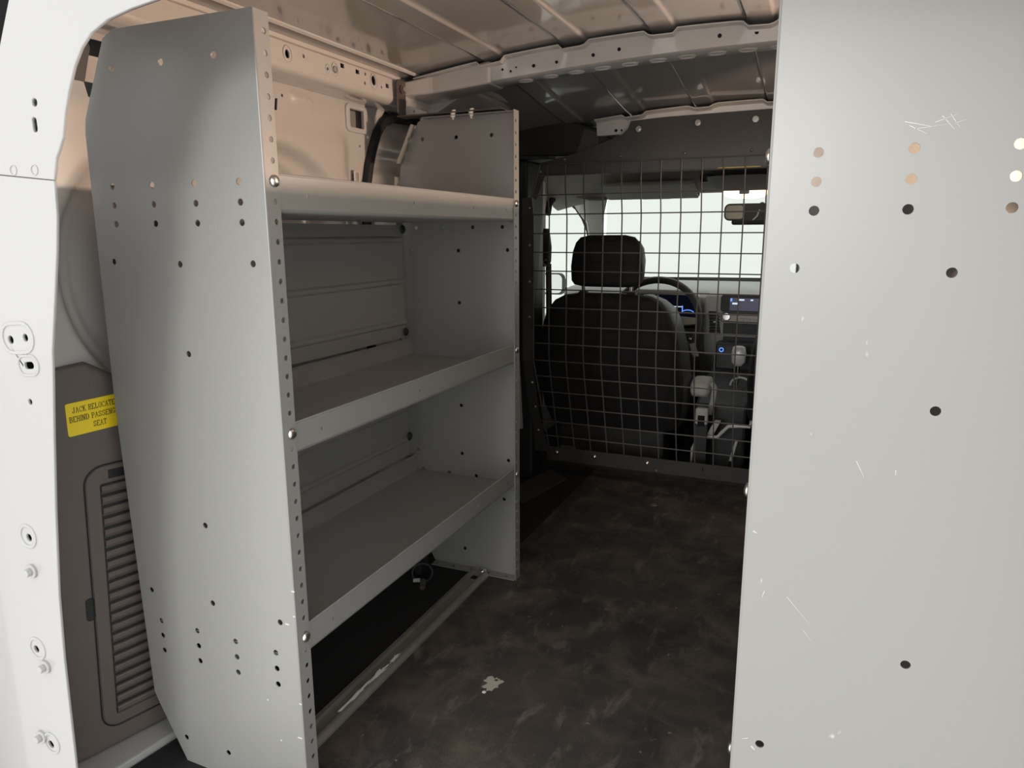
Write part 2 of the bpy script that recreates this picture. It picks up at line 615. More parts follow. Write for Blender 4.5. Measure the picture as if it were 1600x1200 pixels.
# --- left rail: pale strip, dark recessed underside, face with holes, rounded lower edge
prof = [(-0.925, 1.262), (-0.941, 1.243), (-0.9425, 1.2262), (-0.947, 1.2225), (-0.951, 1.2245), (-0.953, 1.2300), (-0.984, 1.2300), (-0.986, 1.2140),
        (-0.976, 1.2095), (-0.971, 1.2065)]
for k in range(9):
    a = k / 8 * PI / 2
    prof.append((-0.987 + 0.018 * math.cos(a) - 0.002 * k / 8, 1.168 - 0.018 * math.sin(a)))
prof += [(-1.03, 1.152), (-1.058, 1.154)]
mb = MB()
up = prof[:10]
mb.loft([[(x, y, z) for x, z in up] + [(x - 0.003, y, z + 0.003) for x, z in reversed(up)] for y in [0.58, 0.9, 1.2, 1.5, 1.76, 2.2]])
mb.build('rail_strip', BODY, wl, smooth=30)
mb = MB()
lo = prof[10:]
mb.loft([[(x, y, z) for x, z in lo] + [(x - 0.004, y, z + 0.003) for x, z in reversed(lo)] for y in [0.58, 0.9, 1.2, 1.5, 1.76, 2.2]])
mb.build('rail_lower_roll', BODY, wl, smooth=50)
S = 0.97 / 0.985
RF = lambda y, z: (y * S, 0.85 + (z - 0.85) * S)
hl = []
for y, z, r in ((1.197, 1.191, 0.0065), (1.246, 1.197, 0.003), (1.458, 1.203, 0.003), (1.490, 1.195, 0.0085), (1.454, 1.183, 0.003), (1.521, 1.186, 0.0025),
                (1.321, 1.188, 0.003)):
    u, v = RF(y, z)
    hl.append(circ(u, v, r, 12, r * 1.25))
for y, z in ((1.373, 1.204), (1.428, 1.202), (1.546, 1.193)):
    u, v = RF(y, z)
    hl.append(rect(u - 0.0065, u + 0.0065, v - 0.0045, v + 0.0045))
mb = MB().plate(rect(0.58, 2.2, 1.168, 1.2065), hl, 0.003, lambda u, v, w: (-0.971 + 0.002 * (1.2065 - v) / 0.0465 + w, u, v))
railf = mb.build('rail_face', BODY, wl)
for y, z, r in ((1.197, 1.191, 0.0125), (1.490, 1.193, 0.0135), (1.345, 1.191, 0.011), (1.321, 1.188, 0.007)):
    u, v = RF(y, z)
    path = [(-0.9695, u + r * math.cos(q * PI / 10), v + 1.2 * r * math.sin(q * PI / 10)) for q in range(20)]
    MB().tube(path, 0.0011, 5, closed=True).build('pressed_rim', BODY, railf, smooth=True)
u, v = RF(1.345, 1.191)
MB().dome((-0.9695, u, v), (1, 0, 0), 0.0075, 0.004).build('grey_plug', SHELF, railf)
disc_part('oval_slot_shade', (-0.9680, 1.262, 1.2298), (0, 0, -1), 0.009, HOLE_SHADE, wl)

# --- left inner panel: relief pressed into one sheet, with real holes
WX = -1.052


def wall_h(y, z):
    h = 0.0
    # sunken oval behind the upper shelf (two nested steps)
    e = math.hypot((y - 1.20) / 0.215, (z - 0.90) / 0.135)
    h -= 0.026 * (1 - sm(0.84, 1.06, e))
    e2 = math.hypot((y - 1.20) / 0.130, (z - 0.90) / 0.098)
    h -= 0.012 * (1 - sm(0.96, 1.01, e2))
    # rear oval by the pillar
    e3 = math.hypot((y - 0.955) / 0.232, (z - 0.79) / 0.225)
    h -= 0.020 * (1 - sm(0.93, 1.02, e3))
    e4 = math.hypot((y - 0.955) / 0.205, (z - 0.79) / 0.200)
    h -= 0.006 * (1 - sm(0.96, 1.01, e4))
    # small raised pad
    d = max(abs(y - 1.315) / 0.034, abs(z - 1.130) / 0.011)
    h += 0.006 * (1 - sm(0.7, 1.15, d))
    # long upper step
    h += 0.012 * (1 - sm(1.04, 1.10, z)) * (1 - sm(1.43, 1.48, y))
    # door pillar edge near the seal
    return h


grid = []
y = 0.66
while y < 1.62:
    z = 0.56
    while z < 1.153:
        grid.append((round(y, 4), round(z, 4)))
        z += 0.0085 if z > 0.95 else 0.012
    y += 0.008
holes = [rect(1.480, 1.536, 1.098, 1.138)[:],
         circ(1.254, 1.130, 0.0032, 8), circ(1.520, 1.058, 0.003, 8), rrect(1.484, 1.494, 0.974, 0.994, 0.0045, 3),
         [(1.228, 1.098), (1.236, 1.099), (1.240, 1.122), (1.232, 1.121)],
         rect(0.8065, 0.832, 1.055, 1.078), rect(0.822, 0.880, 1.118, 1.143)]
mb = MB().plate([(0.60, 0.0), (1.52, 0.0), (1.525, 0.93), (1.55, 1.03), (1.585, 1.10), (1.635, 1.155), (0.60, 1.155)], holes, 0.003,
                lambda u, v, w: (WX + w, u, v), grid, wall_h)
inner = mb.build('inner_panel', BODY, wl, smooth=60)
# raised square frame around the window-like hole
mb = MB().plate(rrect(1.466, 1.550, 1.086, 1.150, 0.014), [rrect(1.480, 1.536, 1.098, 1.138, 0.003)], 0.007, lambda u, v, w: (WX + 0.0062 + w, u, v))
mb.build('square_frame', BODY, inner, bevel=0.0025)
MB().plate(rect(1.46, 1.56, 1.07, 1.16), [], 0.002, lambda u, v, w: (WX - 0.02 + w, u, v)).build('recess_back', SHELF, inner)
mb = MB().plate(rrect(1.477, 1.502, 0.966, 1.000, 0.006), [rrect(1.484, 1.494, 0.974, 0.994, 0.0045, 3)], 0.004, lambda u, v, w: (WX + 0.012 + w, u, v))
mb.build('slot_frame', BODY, inner, bevel=0.0015)
# dark grey vertical liner slot by the rear pillar
MB().plate(rrect(0.762, 0.800, 1.022, 1.135, 0.008), [], 0.003, lambda u, v, w: (WX + 0.004 + w, u + 0.30 * (v - 1.05), v)).build('dark_seal_pad', VINYL, inner)
MB().dome((WX + 0.0, 0.793, 1.0), (1, 0, 0), 0.008, 0.004).build('pressed_dimple', BODY, inner)
# side-door seal and the sliding door behind it
seal = [(-1.045, y_, z_) for y_, z_ in ((1.520, 0.30), (1.522, 0.70), (1.525, 0.90), (1.530, 0.965), (1.545, 1.015), (1.562, 1.055), (1.585, 1.095), (1.615, 1.124), (1.66, 1.140), (1.75, 1.145), (2.1, 1.145))]
door2 = thing('door_2', 'sliding side door skin behind the black seal beside the left shelves', 'door', (-1.09, 1.9, 0), kind='structure')
MB().tube(seal, 0.012, 8).build('door_seal', RUBBER, door2, smooth=True)
mb = MB().plate(rect(1.58, 2.35, 0.02, 1.158), [], 0.004, lambda u, v, w: (-1.095 + w, u, v),
                [(1.58 + 0.02 * i, 0.8 + 0.01 * j) for i in range(1, 38) for j in range(33)],
                lambda u, v: 0.012 * (1 - sm(0.012, 0.02, abs(v - 1.075))) + 0.015 * sm(1.02, 1.0, v))
mb.build('door_panel', BODY, door2, smooth=50)
MB().box(-1.094, -1.04, 2.05, 2.30, 0.0, 1.13).build('black_pillar_trim', BLACKP, door2, bevel=0.01)
MB().box(-0.90, -0.78, 1.555, 2.30, -0.001, 0.001).build('step_shade_sheet', UNDERM, door2)  # thin black sheet painting shade onto the step floor

# right inner panel
MB().plate(rect(0.60, 2.35, 0.0, 1.136), [], 0.003, lambda u, v, w: (0.515 - w, u, v)).build('inner_panel', BODY, wr)
MB().loft([[(0.43, y, 1.235), (0.455, y, 1.15), (0.515, y, 1.13), (0.57, y, 1.24)] for y in (0.58, 2.2)]).build('rail_strip', BODY, wr)

# wheel arches low on both sides, the right one added to block lamp light
for x0_, x1_, par in ((0.385, 0.515, wr), (-1.05, -0.982, wl)):
    ra = [[(x0_, 0.90, 0.0), (x1_, 0.90, 0.0), (x1_, 0.90, 0.02), (x0_, 0.90, 0.02)]]
    for k_ in range(9):
        a_ = PI * k_ / 8
        yy = 1.20 - 0.33 * math.cos(a_)
        zz = 0.06 + 0.30 * math.sin(a_)
        ra.append([(x0_, yy, -0.001), (x1_, yy, -0.001), (x1_, yy, zz), (x0_, yy, zz)])
    MB().loft(ra[1:]).build('wheel_arch', BODY, par, smooth=40)
MB().box(0.375, 0.515, 0.80, 1.86, 0.50, 0.55).build('side_brace', BODY, wr)

# --- rear left pillar of the door opening
pil = thing('trim_1', 'white painted rear door pillar with holes and bolts at the left edge', 'pillar', (-0.9, 0.56, 0), kind='structure')
PU = [(-0.30, 1.090), (-0.45, 1.088), (-0.56, 1.081), (-0.615, 1.073), (-0.650, 1.069), (-0.683, 1.063), (-0.709, 1.053), (-0.726, 1.040), (-0.740, 1.023),
      (-0.753, 1.000), (-0.763, 0.978), (-0.771, 0.954), (-0.779, 0.942), (-0.786, 0.933), (-0.7935, 0.9105), (-0.885, 0.9195), (-0.905, 0.9195),
      (-0.905, 0.97), (-0.872, 1.02), (-0.851, 1.06), (-0.829, 1.098), (-0.815, 1.13), (-0.30, 1.15)]
PL = [(-0.7937, 0.9100), (-0.797, 0.870), (-0.805, 0.832), (-0.818, 0.782), (-0.836, 0.715), (-0.839, 0.695), (-0.854, 0.611), (-0.871, 0.509),
      (-0.888, 0.389), (-0.896, 0.294), (-0.903, 0.135), (-0.915, -0.02), (-1.10, -0.02), (-1.10, 0.45), (-1.04, 0.70), (-0.95, 0.90), (-0.905, 0.9188), (-0.885, 0.9188)]


def slot(u, v, w, h, ang=0.0):
    r = min(w, h) / 2
    p = rrect(-w / 2, w / 2, -h / 2, h / 2, r * 0.98, 4)
    return [(u + x * math.cos(ang) - y * math.sin(ang), v + x * math.sin(ang) + y * math.cos(ang)) for x, y in p]


hu = [circ(-0.809, 0.993, 0.0042), slot(-0.8135, 0.970, 0.0075, 0.0155)]
hlw = [circ(-0.909, 0.726, 0.0050), circ(-0.881, 0.730, 0.0046), slot(-0.8815, 0.696, 0.0175, 0.0085, 0.10), circ(-0.889, 0.650, 0.0036),
       circ(-0.931, 0.464, 0.0052, 12), circ(-0.951, 0.298, 0.0052, 12), circ(-0.951, 0.150, 0.0058, 12)]
PF = lambda u, v, w: (u, 0.56 - w, v)
MB().plate(PU, hu, 0.004, PF).build('upper_pillar_panel', WHITE, pil, bevel=0.0012, seg=2)
MB().plate(PL, hlw, 0.004, PF).build('lower_pillar_panel', WHITE, pil, bevel=0.0012, seg=2)
MB().box(-1.10, -0.30, 0.585, 0.595, 0.95, 1.29).build('pillar_back', BODY, pil) if False else None
# folded return of the opening towards the cargo space
ret = PU[3:15] + PL[1:12]
mb = MB()
mb.loft([[(u - 0.001, 0.563, v), (u - 0.004, 0.563, v), (u * 1.02 - 0.004, 0.571, 0.85 + (v - 0.85) * 1.02), (u * 1.055 - 0.003, 0.588, 0.85 + (v - 0.85) * 1.055), (u * 1.055, 0.588, 0.85 + (v - 0.85) * 1.055), (u * 1.02, 0.571, 0.85 + (v - 0.85) * 1.02)] for u, v in ret])
mb.build('pillar_return', WHITE, pil, smooth=60)
for nm_, pl_ in (('upper_inner_pillar', PU), ('lower_inner_pillar', PL)):
    MB().plate([(u * 1.055, 0.85 + (v - 0.85) * 1.05) for u, v in pl_], [], 0.004, lambda u, v, w: (u, 0.589 - w, v)).build(nm_, BLACKP, pil)  # black colour stands in for the unlit cavity seen through the pillar holes
# raised pads around holes
for u, v, w, h in ((-0.895, 0.729, 0.062, 0.040), (-0.8815, 0.696, 0.040, 0.027)):
    MB().plate(slot(u, v, w, h, 0.08), [slot(u, v, w * 0.85, h * 0.78, 0.08)], 0.0025, lambda a, b2, c: (a, 0.5585 - c, b2)).build('raised_pad', WHITE, pil, bevel=0.001)
for u, v in ((-0.932, 0.466), (-0.948, 0.300), (-0.948, 0.153)):
    MB().plate(circ(u, v, 0.017, 20), [circ(u, v, 0.0125, 20)], 0.0025, lambda a, b2, c: (a, 0.5585 - c, b2)).build('raised_pad', WHITE, pil, bevel=0.001)
for u, v in ((-0.933, 0.417), (-0.935, 0.276), (-0.967, 0.158)):
    bo = MB().cyl((u, 0.560, v), (u, 0.5565, v), 0.0095, 16).build('bolt_flange', WHITE, pil, bevel=0.0008)
    MB().cyl((u, 0.5565, v), (u, 0.550, v), 0.0055, 6).build('bolt_head', WHITE, bo, bevel=0.0008)
for u, v in ((-0.859, 0.9235), (-0.823, 0.9225)):
    MB().tube([(u + 0.0055 * math.cos(q * PI / 8), 0.5597, v + 0.0055 * math.sin(q * PI / 8)) for q in range(16)], 0.0006, 5, closed=True).build('weld_dimple', WHITE, pil)
# dark weather seal outside the pillar, top left
MB().tube([(-0.985, 0.59, 0.93), (-0.962, 0.59, 0.98), (-0.932, 0.59, 1.03), (-0.912, 0.59, 1.07), (-0.888, 0.59, 1.112), (-0.874, 0.59, 1.15)], 0.020, 8).build('weather_seal', RUBBER, pil, smooth=True)

# right pillar and header of the rear opening (outside the frame, closes the body)
pr = thing('trim_2', 'white painted rear door pillar on the right of the opening', 'pillar', (0.3, 0.56, 0), kind='structure')
MB().plate([(2 * CX - u, v) for u, v in PU], [], 0.012, PF).build('upper_pillar_panel', WHITE, pr)
MB().plate([(2 * CX - u, v) for u, v in PL], [], 0.012, PF).build('lower_pillar_panel', WHITE, pr)
MB().box(-1.1, 0.56, 0.572, 0.60, 1.13, 1.29).build('roof_header', WHITE, pr)

# --- white sill strip and rubber edge at the lower left
sill = thing('trim_3', 'white painted sill strip with black rubber edge at the lower left', 'sill', (-1.0, 0.7, 0), kind='structure')
MB().hexa([(-1.052, 0.600, 0.0), (-0.988, 0.600, 0.0), (-0.945, 0.900, 0.0), (-1.02, 0.900, 0.0),
           (-1.052, 0.600, 0.022), (-0.992, 0.600, 0.016), (-0.950, 0.900, 0.016), (-1.02, 0.900, 0.022)]).build('sill_strip', WHITE, sill, bevel=0.003)
MB().hexa([(-0.988, 0.600, -0.001), (-0.80, 0.600, -0.001), (-0.80, 0.86, -0.001), (-0.951, 0.86, -0.001),
           (-0.986, 0.600, 0.008), (-0.80, 0.600, 0.004), (-0.80, 0.86, 0.004), (-0.949, 0.86, 0.008)]).build('rubber_edge', RUBBER, sill, bevel=0.003)
# bent pale step strip in the side door opening, near the partition
MB().hexa([(-0.905, 2.14, 0.0), (-0.842, 2.02, 0.0), (-0.785, 2.30, 0.0), (-0.86, 2.34, 0.0),
           (-0.905, 2.14, 0.02), (-0.842, 2.02, 0.006), (-0.785, 2.30, 0.006), (-0.86, 2.34, 0.02)]).build('door_step_strip', VINYL, sill, bevel=0.002)

# ================================================================== SHELVING UNITS
PANEL = [(0.0, 0.0), (0.0, 1.118), (0.238, 1.118), (0.258, 1.109), (0.3085, 1.010), (0.3125, 0.990), (0.318, 0.60), (0.305, 0.118), (0.296, 0.098), (0.243, 0.0)]
PH = []
for z in (0.9173, 0.8916, 0.866, 0.2515, 0.2258, 0.2000):
    PH += [(d, z) for d in (0.0415, 0.118, 0.195, 0.2715)]
PH += [(0.0285, 0.8135), (0.157, 0.8115), (0.285, 0.8135), (0.157, 0.687), (0.157, 0.431), (0.285, 0.302), (0.157, 0.306), (0.029, 0.303),
       (0.243, 0.050), (0.154, 0.049), (0.0665, 1.070), (0.157, 1.070), (0.247, 1.070)]
FZ = [0.9173 - 0.0254 * k for k in range(-7, 36)]
LIPS = [(0.8775, 0.9275), (0.5515, 0.5965), (0.2475, 0.2930)]
UL = 0.824                                                   # length of a unit along the van


def shelving_unit(x0, sgn, y0, z0, label, full):
    t = thing('shelving_unit', label, 'shelving', (x0 + sgn * 0.16, y0 + UL / 2, z0), 'steel shelving units along the van walls')
    X = lambda d: x0 + sgn * (d if sgn < 0 or d < 0.2 else 0.2 + (d - 0.2) * 1.9)   # right unit stretched deeper, out of view, to block lamp light

    def panel(yf, s, far):
        mb = MB()
        mb.plate(PANEL, [circ(d, z, 0.0046) for d, z in PH], 0.0016, lambda u, v, w: (X(u), yf - s * w, z0 + v))
        mb.tube([(X(0.0012), yf + s * 0.0012, z0 + 0.001), (X(0.0012), yf + s * 0.0012, z0 + 1.117)], 0.0016, 8)
        p = mb.build('end_panel', SHELF, t)
        # folded flanges: front edge with its row of holes, bottom foot, chamfer and back
        bz = (0.9173, 0.5833, 0.2772)
        fh = [circ(0.0175, z, 0.0040, 8) for z in FZ if 0.02 < z < 1.105]
        mb = MB().plate(rect(0.0017, 0.027, 0.0, 1.118), fh, 0.0016, lambda u, v, w: (X(0.0) + sgn * (-w), yf + s * u, z0 + v))
        mb.build('front_flange', SHELF, p)
        mb = MB().plate(rect(0.004, 0.24, 0.002, 0.030), [circ(0.03 + 0.05 * k, 0.016, 0.004, 8) for k in range(5)], 0.0016,
                        lambda u, v, w: (X(u), yf + s * v, z0 + 0.0016 + w))
        mb.build('foot_flange', SHELF, p)
        bh = [circ(0.014, z, 0.0036, 6) for z in FZ if 0.14 < z < 0.98]
        mb = MB().plate(rect(0.0016, 0.026, 0.12, 0.985), bh, 0.0016,
                        lambda u, v, w: (X(0.3125 + (0.0055 if v > 0.6 else 0.0055 - 0.012 * (0.6 - v) / 0.48) * sm(0.99, 0.6, v) - 0.001) - sgn * w, yf + s * u, z0 + v))
        mb.build('back_flange', SHELF, p)
        a, b2 = (0.262, 1.102), (0.305, 1.016)
        mb = MB().plate(rect(0.0016, 0.026, 0.0, 1.0), [circ(0.014, 0.35, 0.0036, 6, 0.045)], 0.0016,
                        lambda u, v, w: (X(a[0] + (b2[0] - a[0]) * v) - sgn * w, yf + s * u, z0 + a[1] + (b2[1] - a[1]) * v))
        mb.build('chamfer_flange', SHELF, p)
        mb = MB().plate(rect(0.004, 0.236, 0.0016, 0.022), [], 0.0016, lambda u, v, w: (X(u), yf + s * v, z0 + 1.118 - 0.0016 + w))
        mb.build('top_flange', SHELF, p)
        for z in bz:
            yy = yf + s * 0.0175
            MB().dome((X(0.0) - sgn * 0.0016, yy, z0 + z), (-sgn, 0, 0), 0.0078, 0.0042, 14).build('bolt', BOLT, p, smooth=True)
        return p

    panel(y0, 1, False)
    pf = panel(y0 + UL, -1, True)
    for zb, zt in LIPS:
        mb = MB()
        lh = [slot(y0 + yy, z0 + (zb + zt) / 2 + 0.000, 0.0032, 0.0055) for yy in (0.085, 0.365, 0.595, 0.755)]
        ym, yM = y0 + 0.004, y0 + UL - 0.004
        mb.plate(rect(ym, yM, z0 + zb + 0.006, z0 + zt), lh, 0.0014, lambda u, v, w: (X(0.0022) - sgn * w, u, v))
        # rolled bottom bend, tray, hemmed top edge, upturned back
        sec = [(0.0022, zb + 0.006), (0.0030, zb + 0.0025), (0.0055, zb + 0.0005), (0.009, zb), (0.285, zb), (0.290, zb + 0.003), (0.2915, zb + 0.008),
               (0.2915, zb + 0.042)]
        inn = [(0.2901, zb + 0.042), (0.2901, zb + 0.008), (0.2885, zb + 0.004), (0.284, zb + 0.0014), (0.009, zb + 0.0014), (0.006, zb + 0.002), (0.0042, zb + 0.0035), (0.0036, zb + 0.006)]
        mb.loft([[(X(d), yy, z0 + z) for d, z in sec + inn] for yy in (ym, yM)])
        mb.tube([(X(0.0035), ym, z0 + zt - 0.001), (X(0.0035), yM, z0 + zt - 0.001)], 0.0019, 8)
        mb.tube([(X(0.2905), ym, z0 + zb + 0.042), (X(0.2905), yM, z0 + zb + 0.042)], 0.0018, 6)
        mb.build('shelf', SHELF, t, smooth=50)
    # ribbed back panels; right upper one raised to stop lamp light leaking
    for z_lo, z_hi, ribs in ((0.600, 0.872 if sgn < 0 else 0.912, (0.838, 0.738, 0.638)), (0.296, 0.546, (0.51, 0.42, 0.34))):
        yA, yB = y0 + 0.028, y0 + UL - 0.030
        mb = MB()
        pr_ = [(0.2945, z_lo)]
        for r_ in sorted(ribs):
            pr_ += [(0.2945, r_ - 0.008), (0.2905, r_ - 0.004), (0.2895, r_), (0.2905, r_ + 0.004), (0.2945, r_ + 0.008)]
        pr_ += [(0.2945, z_hi)]
        mb.loft([[(X(d), yy, z0 + z) for d, z in pr_] + [(X(d + 0.0015), yy, z0 + z) for d, z in reversed(pr_)] for yy in (yA, yB)])
        mb.build('back_panel', SHELF, t, smooth=30)
    for yy, z in ((UL - 0.034, 0.862), (UL - 0.034, 0.614), (UL - 0.034, 0.345), (0.034, 0.862), (0.034, 0.614), (0.034, 0.345)):
        MB().dome((X(0.2905), y0 + yy, z0 + z), (-sgn, 0, 0), 0.0105, 0.006, 14).build('push_plug', BLACKP, t, smooth=True)
    # foot bolt
    MB().dome((X(0.097), y0 + UL - 0.016, z0 + 0.0036), (0, 0, 1), 0.010, 0.006, 14).build('foot_bolt', BOLT, t, smooth=True)
    return t


su1 = shelving_unit(-0.656, -1, 0.7385, 0.0, 'grey steel shelving unit with three empty shelves on the left wall', True)
su2 = shelving_unit(-0.0565, 1, 0.7370, 0.0037, 'grey steel shelving unit whose perforated end panel fills the right side', True)

sc_mat = mat('bare_scratch', (0.62, 0.60, 0.56), 0.5)
for (xa, za), (xb_, zb_), wd in (((0.052, 0.9435), (0.072, 0.9385), 0.0009), ((0.056, 0.940), (0.070, 0.9325), 0.0008), ((0.075, 0.9415), (0.092, 0.9475), 0.0007), ((0.080, 0.9465), (0.090, 0.9350), 0.0008),
                                 ((0.086, 0.9475), (0.094, 0.9360), 0.0007), ((0.060, 0.9370), (0.085, 0.9395), 0.0005), ((0.090, 0.9400), (0.098, 0.9425), 0.0005),
                                 ((0.040, 0.636), (0.048, 0.6205), 0.0007), ((0.074, 0.631), (0.0742, 0.626), 0.0008), ((-0.012, 0.484), (0.012, 0.458), 0.0006), ((-0.034, 0.486), (-0.036, 0.478), 0.0008),
                                 ((0.006, 0.4505), (0.014, 0.441), 0.0006), ((-0.040, 0.3105), (-0.046, 0.308), 0.0010), ((-0.036, 0.302), (-0.032, 0.298), 0.0018), ((-0.049, 0.55), (-0.045, 0.548), 0.0014)):
    d_ = Vector((xb_ - xa, zb_ - za)).normalized()
    n_ = (-d_.y * wd / 2, d_.x * wd / 2)
    MB().plate([(xa + n_[0], za + n_[1]), (xa - n_[0], za - n_[1]), (xb_ - n_[0] * 0.4, zb_ - n_[1] * 0.4), (xb_ + n_[0] * 0.4, zb_ + n_[1] * 0.4)], [], 0.00015,
               lambda u, v, w: (u, 0.7368 - w - 0.00015, v)).build('paint_scratch', sc_mat, su2)
for xa, za, l_ in ((-0.6575, 0.357, 0.006), (-0.6585, 0.318, 0.004), (-0.672, 0.303, 0.007), (-0.658, 0.178, 0.005), (-0.664, 0.120, 0.008), (-0.70, 0.105, 0.003), (-0.72, 0.168, 0.003)):
    MB().plate(rrect(xa - l_ / 2, xa + l_ / 2, za - 0.0012, za + 0.0012, 0.0008, 2), [], 0.00015, lambda u, v, w: (u, 0.7382 - w, v)).build('paint_chip', sc_mat, su1)

# tie strap from the left unit's far panel up to the wall rail
st = thing('wall_strap', 'dark steel strap tying the left shelving unit to the wall rail', 'strap', (-0.85, 1.56, 1.12))
MB().plate(rrect(1.544, 1.583, 1.128, 1.207, 0.008), [circ(1.564, 1.186, 0.004)], 0.0035, lambda u, v, w: (-0.9575 + w, u, v)).build('wall_plate', DARKSTEEL, st, bevel=0.0008)
MB().box(-0.961, -0.690, 1.545, 1.583, 1.1215, 1.125).build('cross_strap', DARKSTEEL, st, bevel=0.0006)
MB().plate([(-0.958, 1.128), (-0.90, 1.128), (-0.90, 1.134), (-0.945, 1.150), (-0.958, 1.150)], [circ(-0.935, 1.138, 0.003, 8)], 0.003,
           lambda u, v, w: (u, 1.584 + w, v)).build('gusset_tab', BODY, st)
wb = MB().cyl((-0.9575, 1.564, 1.186), (-0.954, 1.564, 1.186), 0.0095, 16).build('washer', DARKSTEEL, st)
MB().cyl((-0.954, 1.564, 1.186), (-0.948, 1.564, 1.186), 0.0062, 6).build('bolt_head', BOLT, wb)
for x in (-0.812, -0.766):
    nb = MB().cyl((x, 1.548, 1.1215), (x, 1.548, 1.1125), 0.0066, 6).build('nut', BOLT, st)
    MB().cyl((x, 1.548, 1.1125), (x, 1.548, 1.1065), 0.0034, 8).build('stud', BOLT, nb)
    MB().cyl((x, 1.552, 1.125), (x, 1.552, 1.1285), 0.0060, 6).build('bolt_head', BOLT, nb)

# floor track under the left unit
tr = thing('floor_track', 'worn aluminium floor rail running under the left shelving unit', 'rail', (-0.752, 1.14, 0))
prf = [(-0.778, 0.0), (-0.778, 0.009), (-0.772, 0.011), (-0.768, 0.011), (-0.766, 0.004), (-0.745, 0.004), (-0.743, 0.010), (-0.738, 0.0115), (-0.734, 0.010),
       (-0.7285, 0.004), (-0.7275, 0.0)]
MB().loft([[(x, y, z) for x, z in prf] for y in (0.775, 1.531)]).build('rail', ALU, tr)
MB().box(-0.763, -0.748, 1.495, 1.512, 0.0041, 0.0046).build('mounting_slot_shade', HOLE_SHADE, tr)
rnd = random.Random(4)
for y, x, l in ((0.985, -0.744, 0.05), (1.06, -0.743, 0.035), (1.115, -0.742, 0.022)):
    pts = []
    for k in range(22):
        a = k * 2 * PI / 22
        q = 0.35 + 0.9 * rnd.random()
        pts.append((x + 0.006 * q * math.cos(a), y + l * q * math.sin(a)))
    MB().plate(pts, [], 0.0005, lambda u, v, w: (u, v, 0.0113 + w)).build('paint_scuff', PAPER, tr)

# tie-down loop lying under the lower shelf
td = thing('tie_down_loop', 'black cable loop with hook lying under the lowest left shelf', 'cable', (-0.875, 1.46, 0))
MB().tube([(-0.865 + 0.0215 * math.cos(q * PI / 12), 1.435 + 0.0125 * math.cos(q * PI / 12), 0.027 + 0.025 * math.sin(q * PI / 12)) for q in range(24)], 0.0022, 8, closed=True).build('loop', VINYL, td, smooth=True)
MB().cyl((-0.860, 1.430, 0.010), (-0.848, 1.405, 0.004), 0.007, 10).build('clamp', DARKSTEEL, td)
MB().cyl((-0.884, 1.424, 0.008), (-0.868, 1.428, 0.010), 0.005, 8).build('ferrule', SILVER, td)
MB().box(-0.905, -0.885, 1.46, 1.50, -0.001, 0.05).build('anchor_bracket', BLACKP, td, bevel=0.004)

# chalky spot on the mat
sp = []
for k in range(26):
    a = k * 2 * PI / 26
    q = 0.6 + 0.7 * rnd.random()
    sp.append((-0.530 + 0.017 * q * math.cos(a), 1.130 + 0.022 * q * math.sin(a)))
MB().plate(sp, [circ(-0.529, 1.141, 0.004, 7)], 0.0006, lambda u, v, w: (u, v, 0.0010 + w)).build('torn_patch', WEAR, floor)
MB().plate(circ(-0.535, 1.098, 0.004, 8), [], 0.0006, lambda u, v, w: (u, v, 0.0010 + w)).build('chalk_speck', PAPER, floor)
MB().dome((-0.45, 2.18, 0.0), (0, 0, 1), 0.012, 0.006, 8).build('floor_bolt', DARKSTEEL, floor)

# ================================================================== REAR QUARTER TRIM with access door and sticker
qt = thing('quarter_trim', 'brown plastic quarter trim with louvred access door beside the left pillar', 'trim panel', (-1.02, 0.75, 0))


def QP(u, v, w):
    yy = u + 0.052 * (v - 0.6)
    return (-1.0 + 0.27 * (u - 0.8) + w, yy - 0.27 * w, v)


MB().plate([(0.668, 0.022), (0.668, 0.640), (0.676, 0.658), (0.733, 0.661), (0.79, 0.625), (0.88, 0.55), (0.88, 0.022)], [], 0.05, QP,
           ).build('body', BROWN, qt, bevel=0.011, seg=4)
ad = MB().plate(rrect(0.716, 0.87, 0.062, 0.497, 0.026, 6), [], 0.008, lambda a, b2, c: QP(a, b2, c + 0.0015)).build('access_door', BROWN, qt, bevel=0.0025, seg=3)
MB().tube([QP(a, b2, 0.0010) for a, b2 in rrect(0.7135, 0.875, 0.0595, 0.4995, 0.028, 6)], 0.0012, 5, closed=True).build('door_gap', BLACKP, ad)
MB().plate(rrect(0.735, 0.865, 0.080, 0.470, 0.003, 2), [], 0.001, lambda a, b2, c: QP(a, b2, c + 0.0022)).build('louvre_back', BLACKP, ad)
for k in range(22):
    z = 0.0885 + 0.01775 * k
    mb = MB()
    rg = []
    for a in (0.736, 0.864):
        rg.append([QP(a, z - 0.0075, 0.0025), QP(a, z - 0.002, 0.0062), QP(a, z + 0.0035, 0.0068), QP(a, z + 0.0055, 0.0055), QP(a, z + 0.0060, 0.0025)])
    mb.loft(rg).build('louvre', BROWN, ad)
MB().plate(rrect(0.703, 0.716, 0.255, 0.292, 0.005, 3), [], 0.003, lambda a, b2, c: QP(a, b2, c + 0.0012)).build('finger_latch', BLACKP, ad)
MB().plate(rect(0.748, 0.775, 0.476, 0.490), [], 0.001, lambda a, b2, c: QP(a, b2, c + 0.0022)).build('embossed_tab', BLACKP, ad)
# sticker
SO = (0.6985, 0.5535)


def SP(s, t, w):                                             # s along, t up, slightly rotated on the trim face
    a = math.radians(3.2)
    return QP(SO[0] + s * math.cos(a) - t * math.sin(a) * 0.6, SO[1] + s * math.sin(a) + t * math.cos(a), 0.0008 + w)


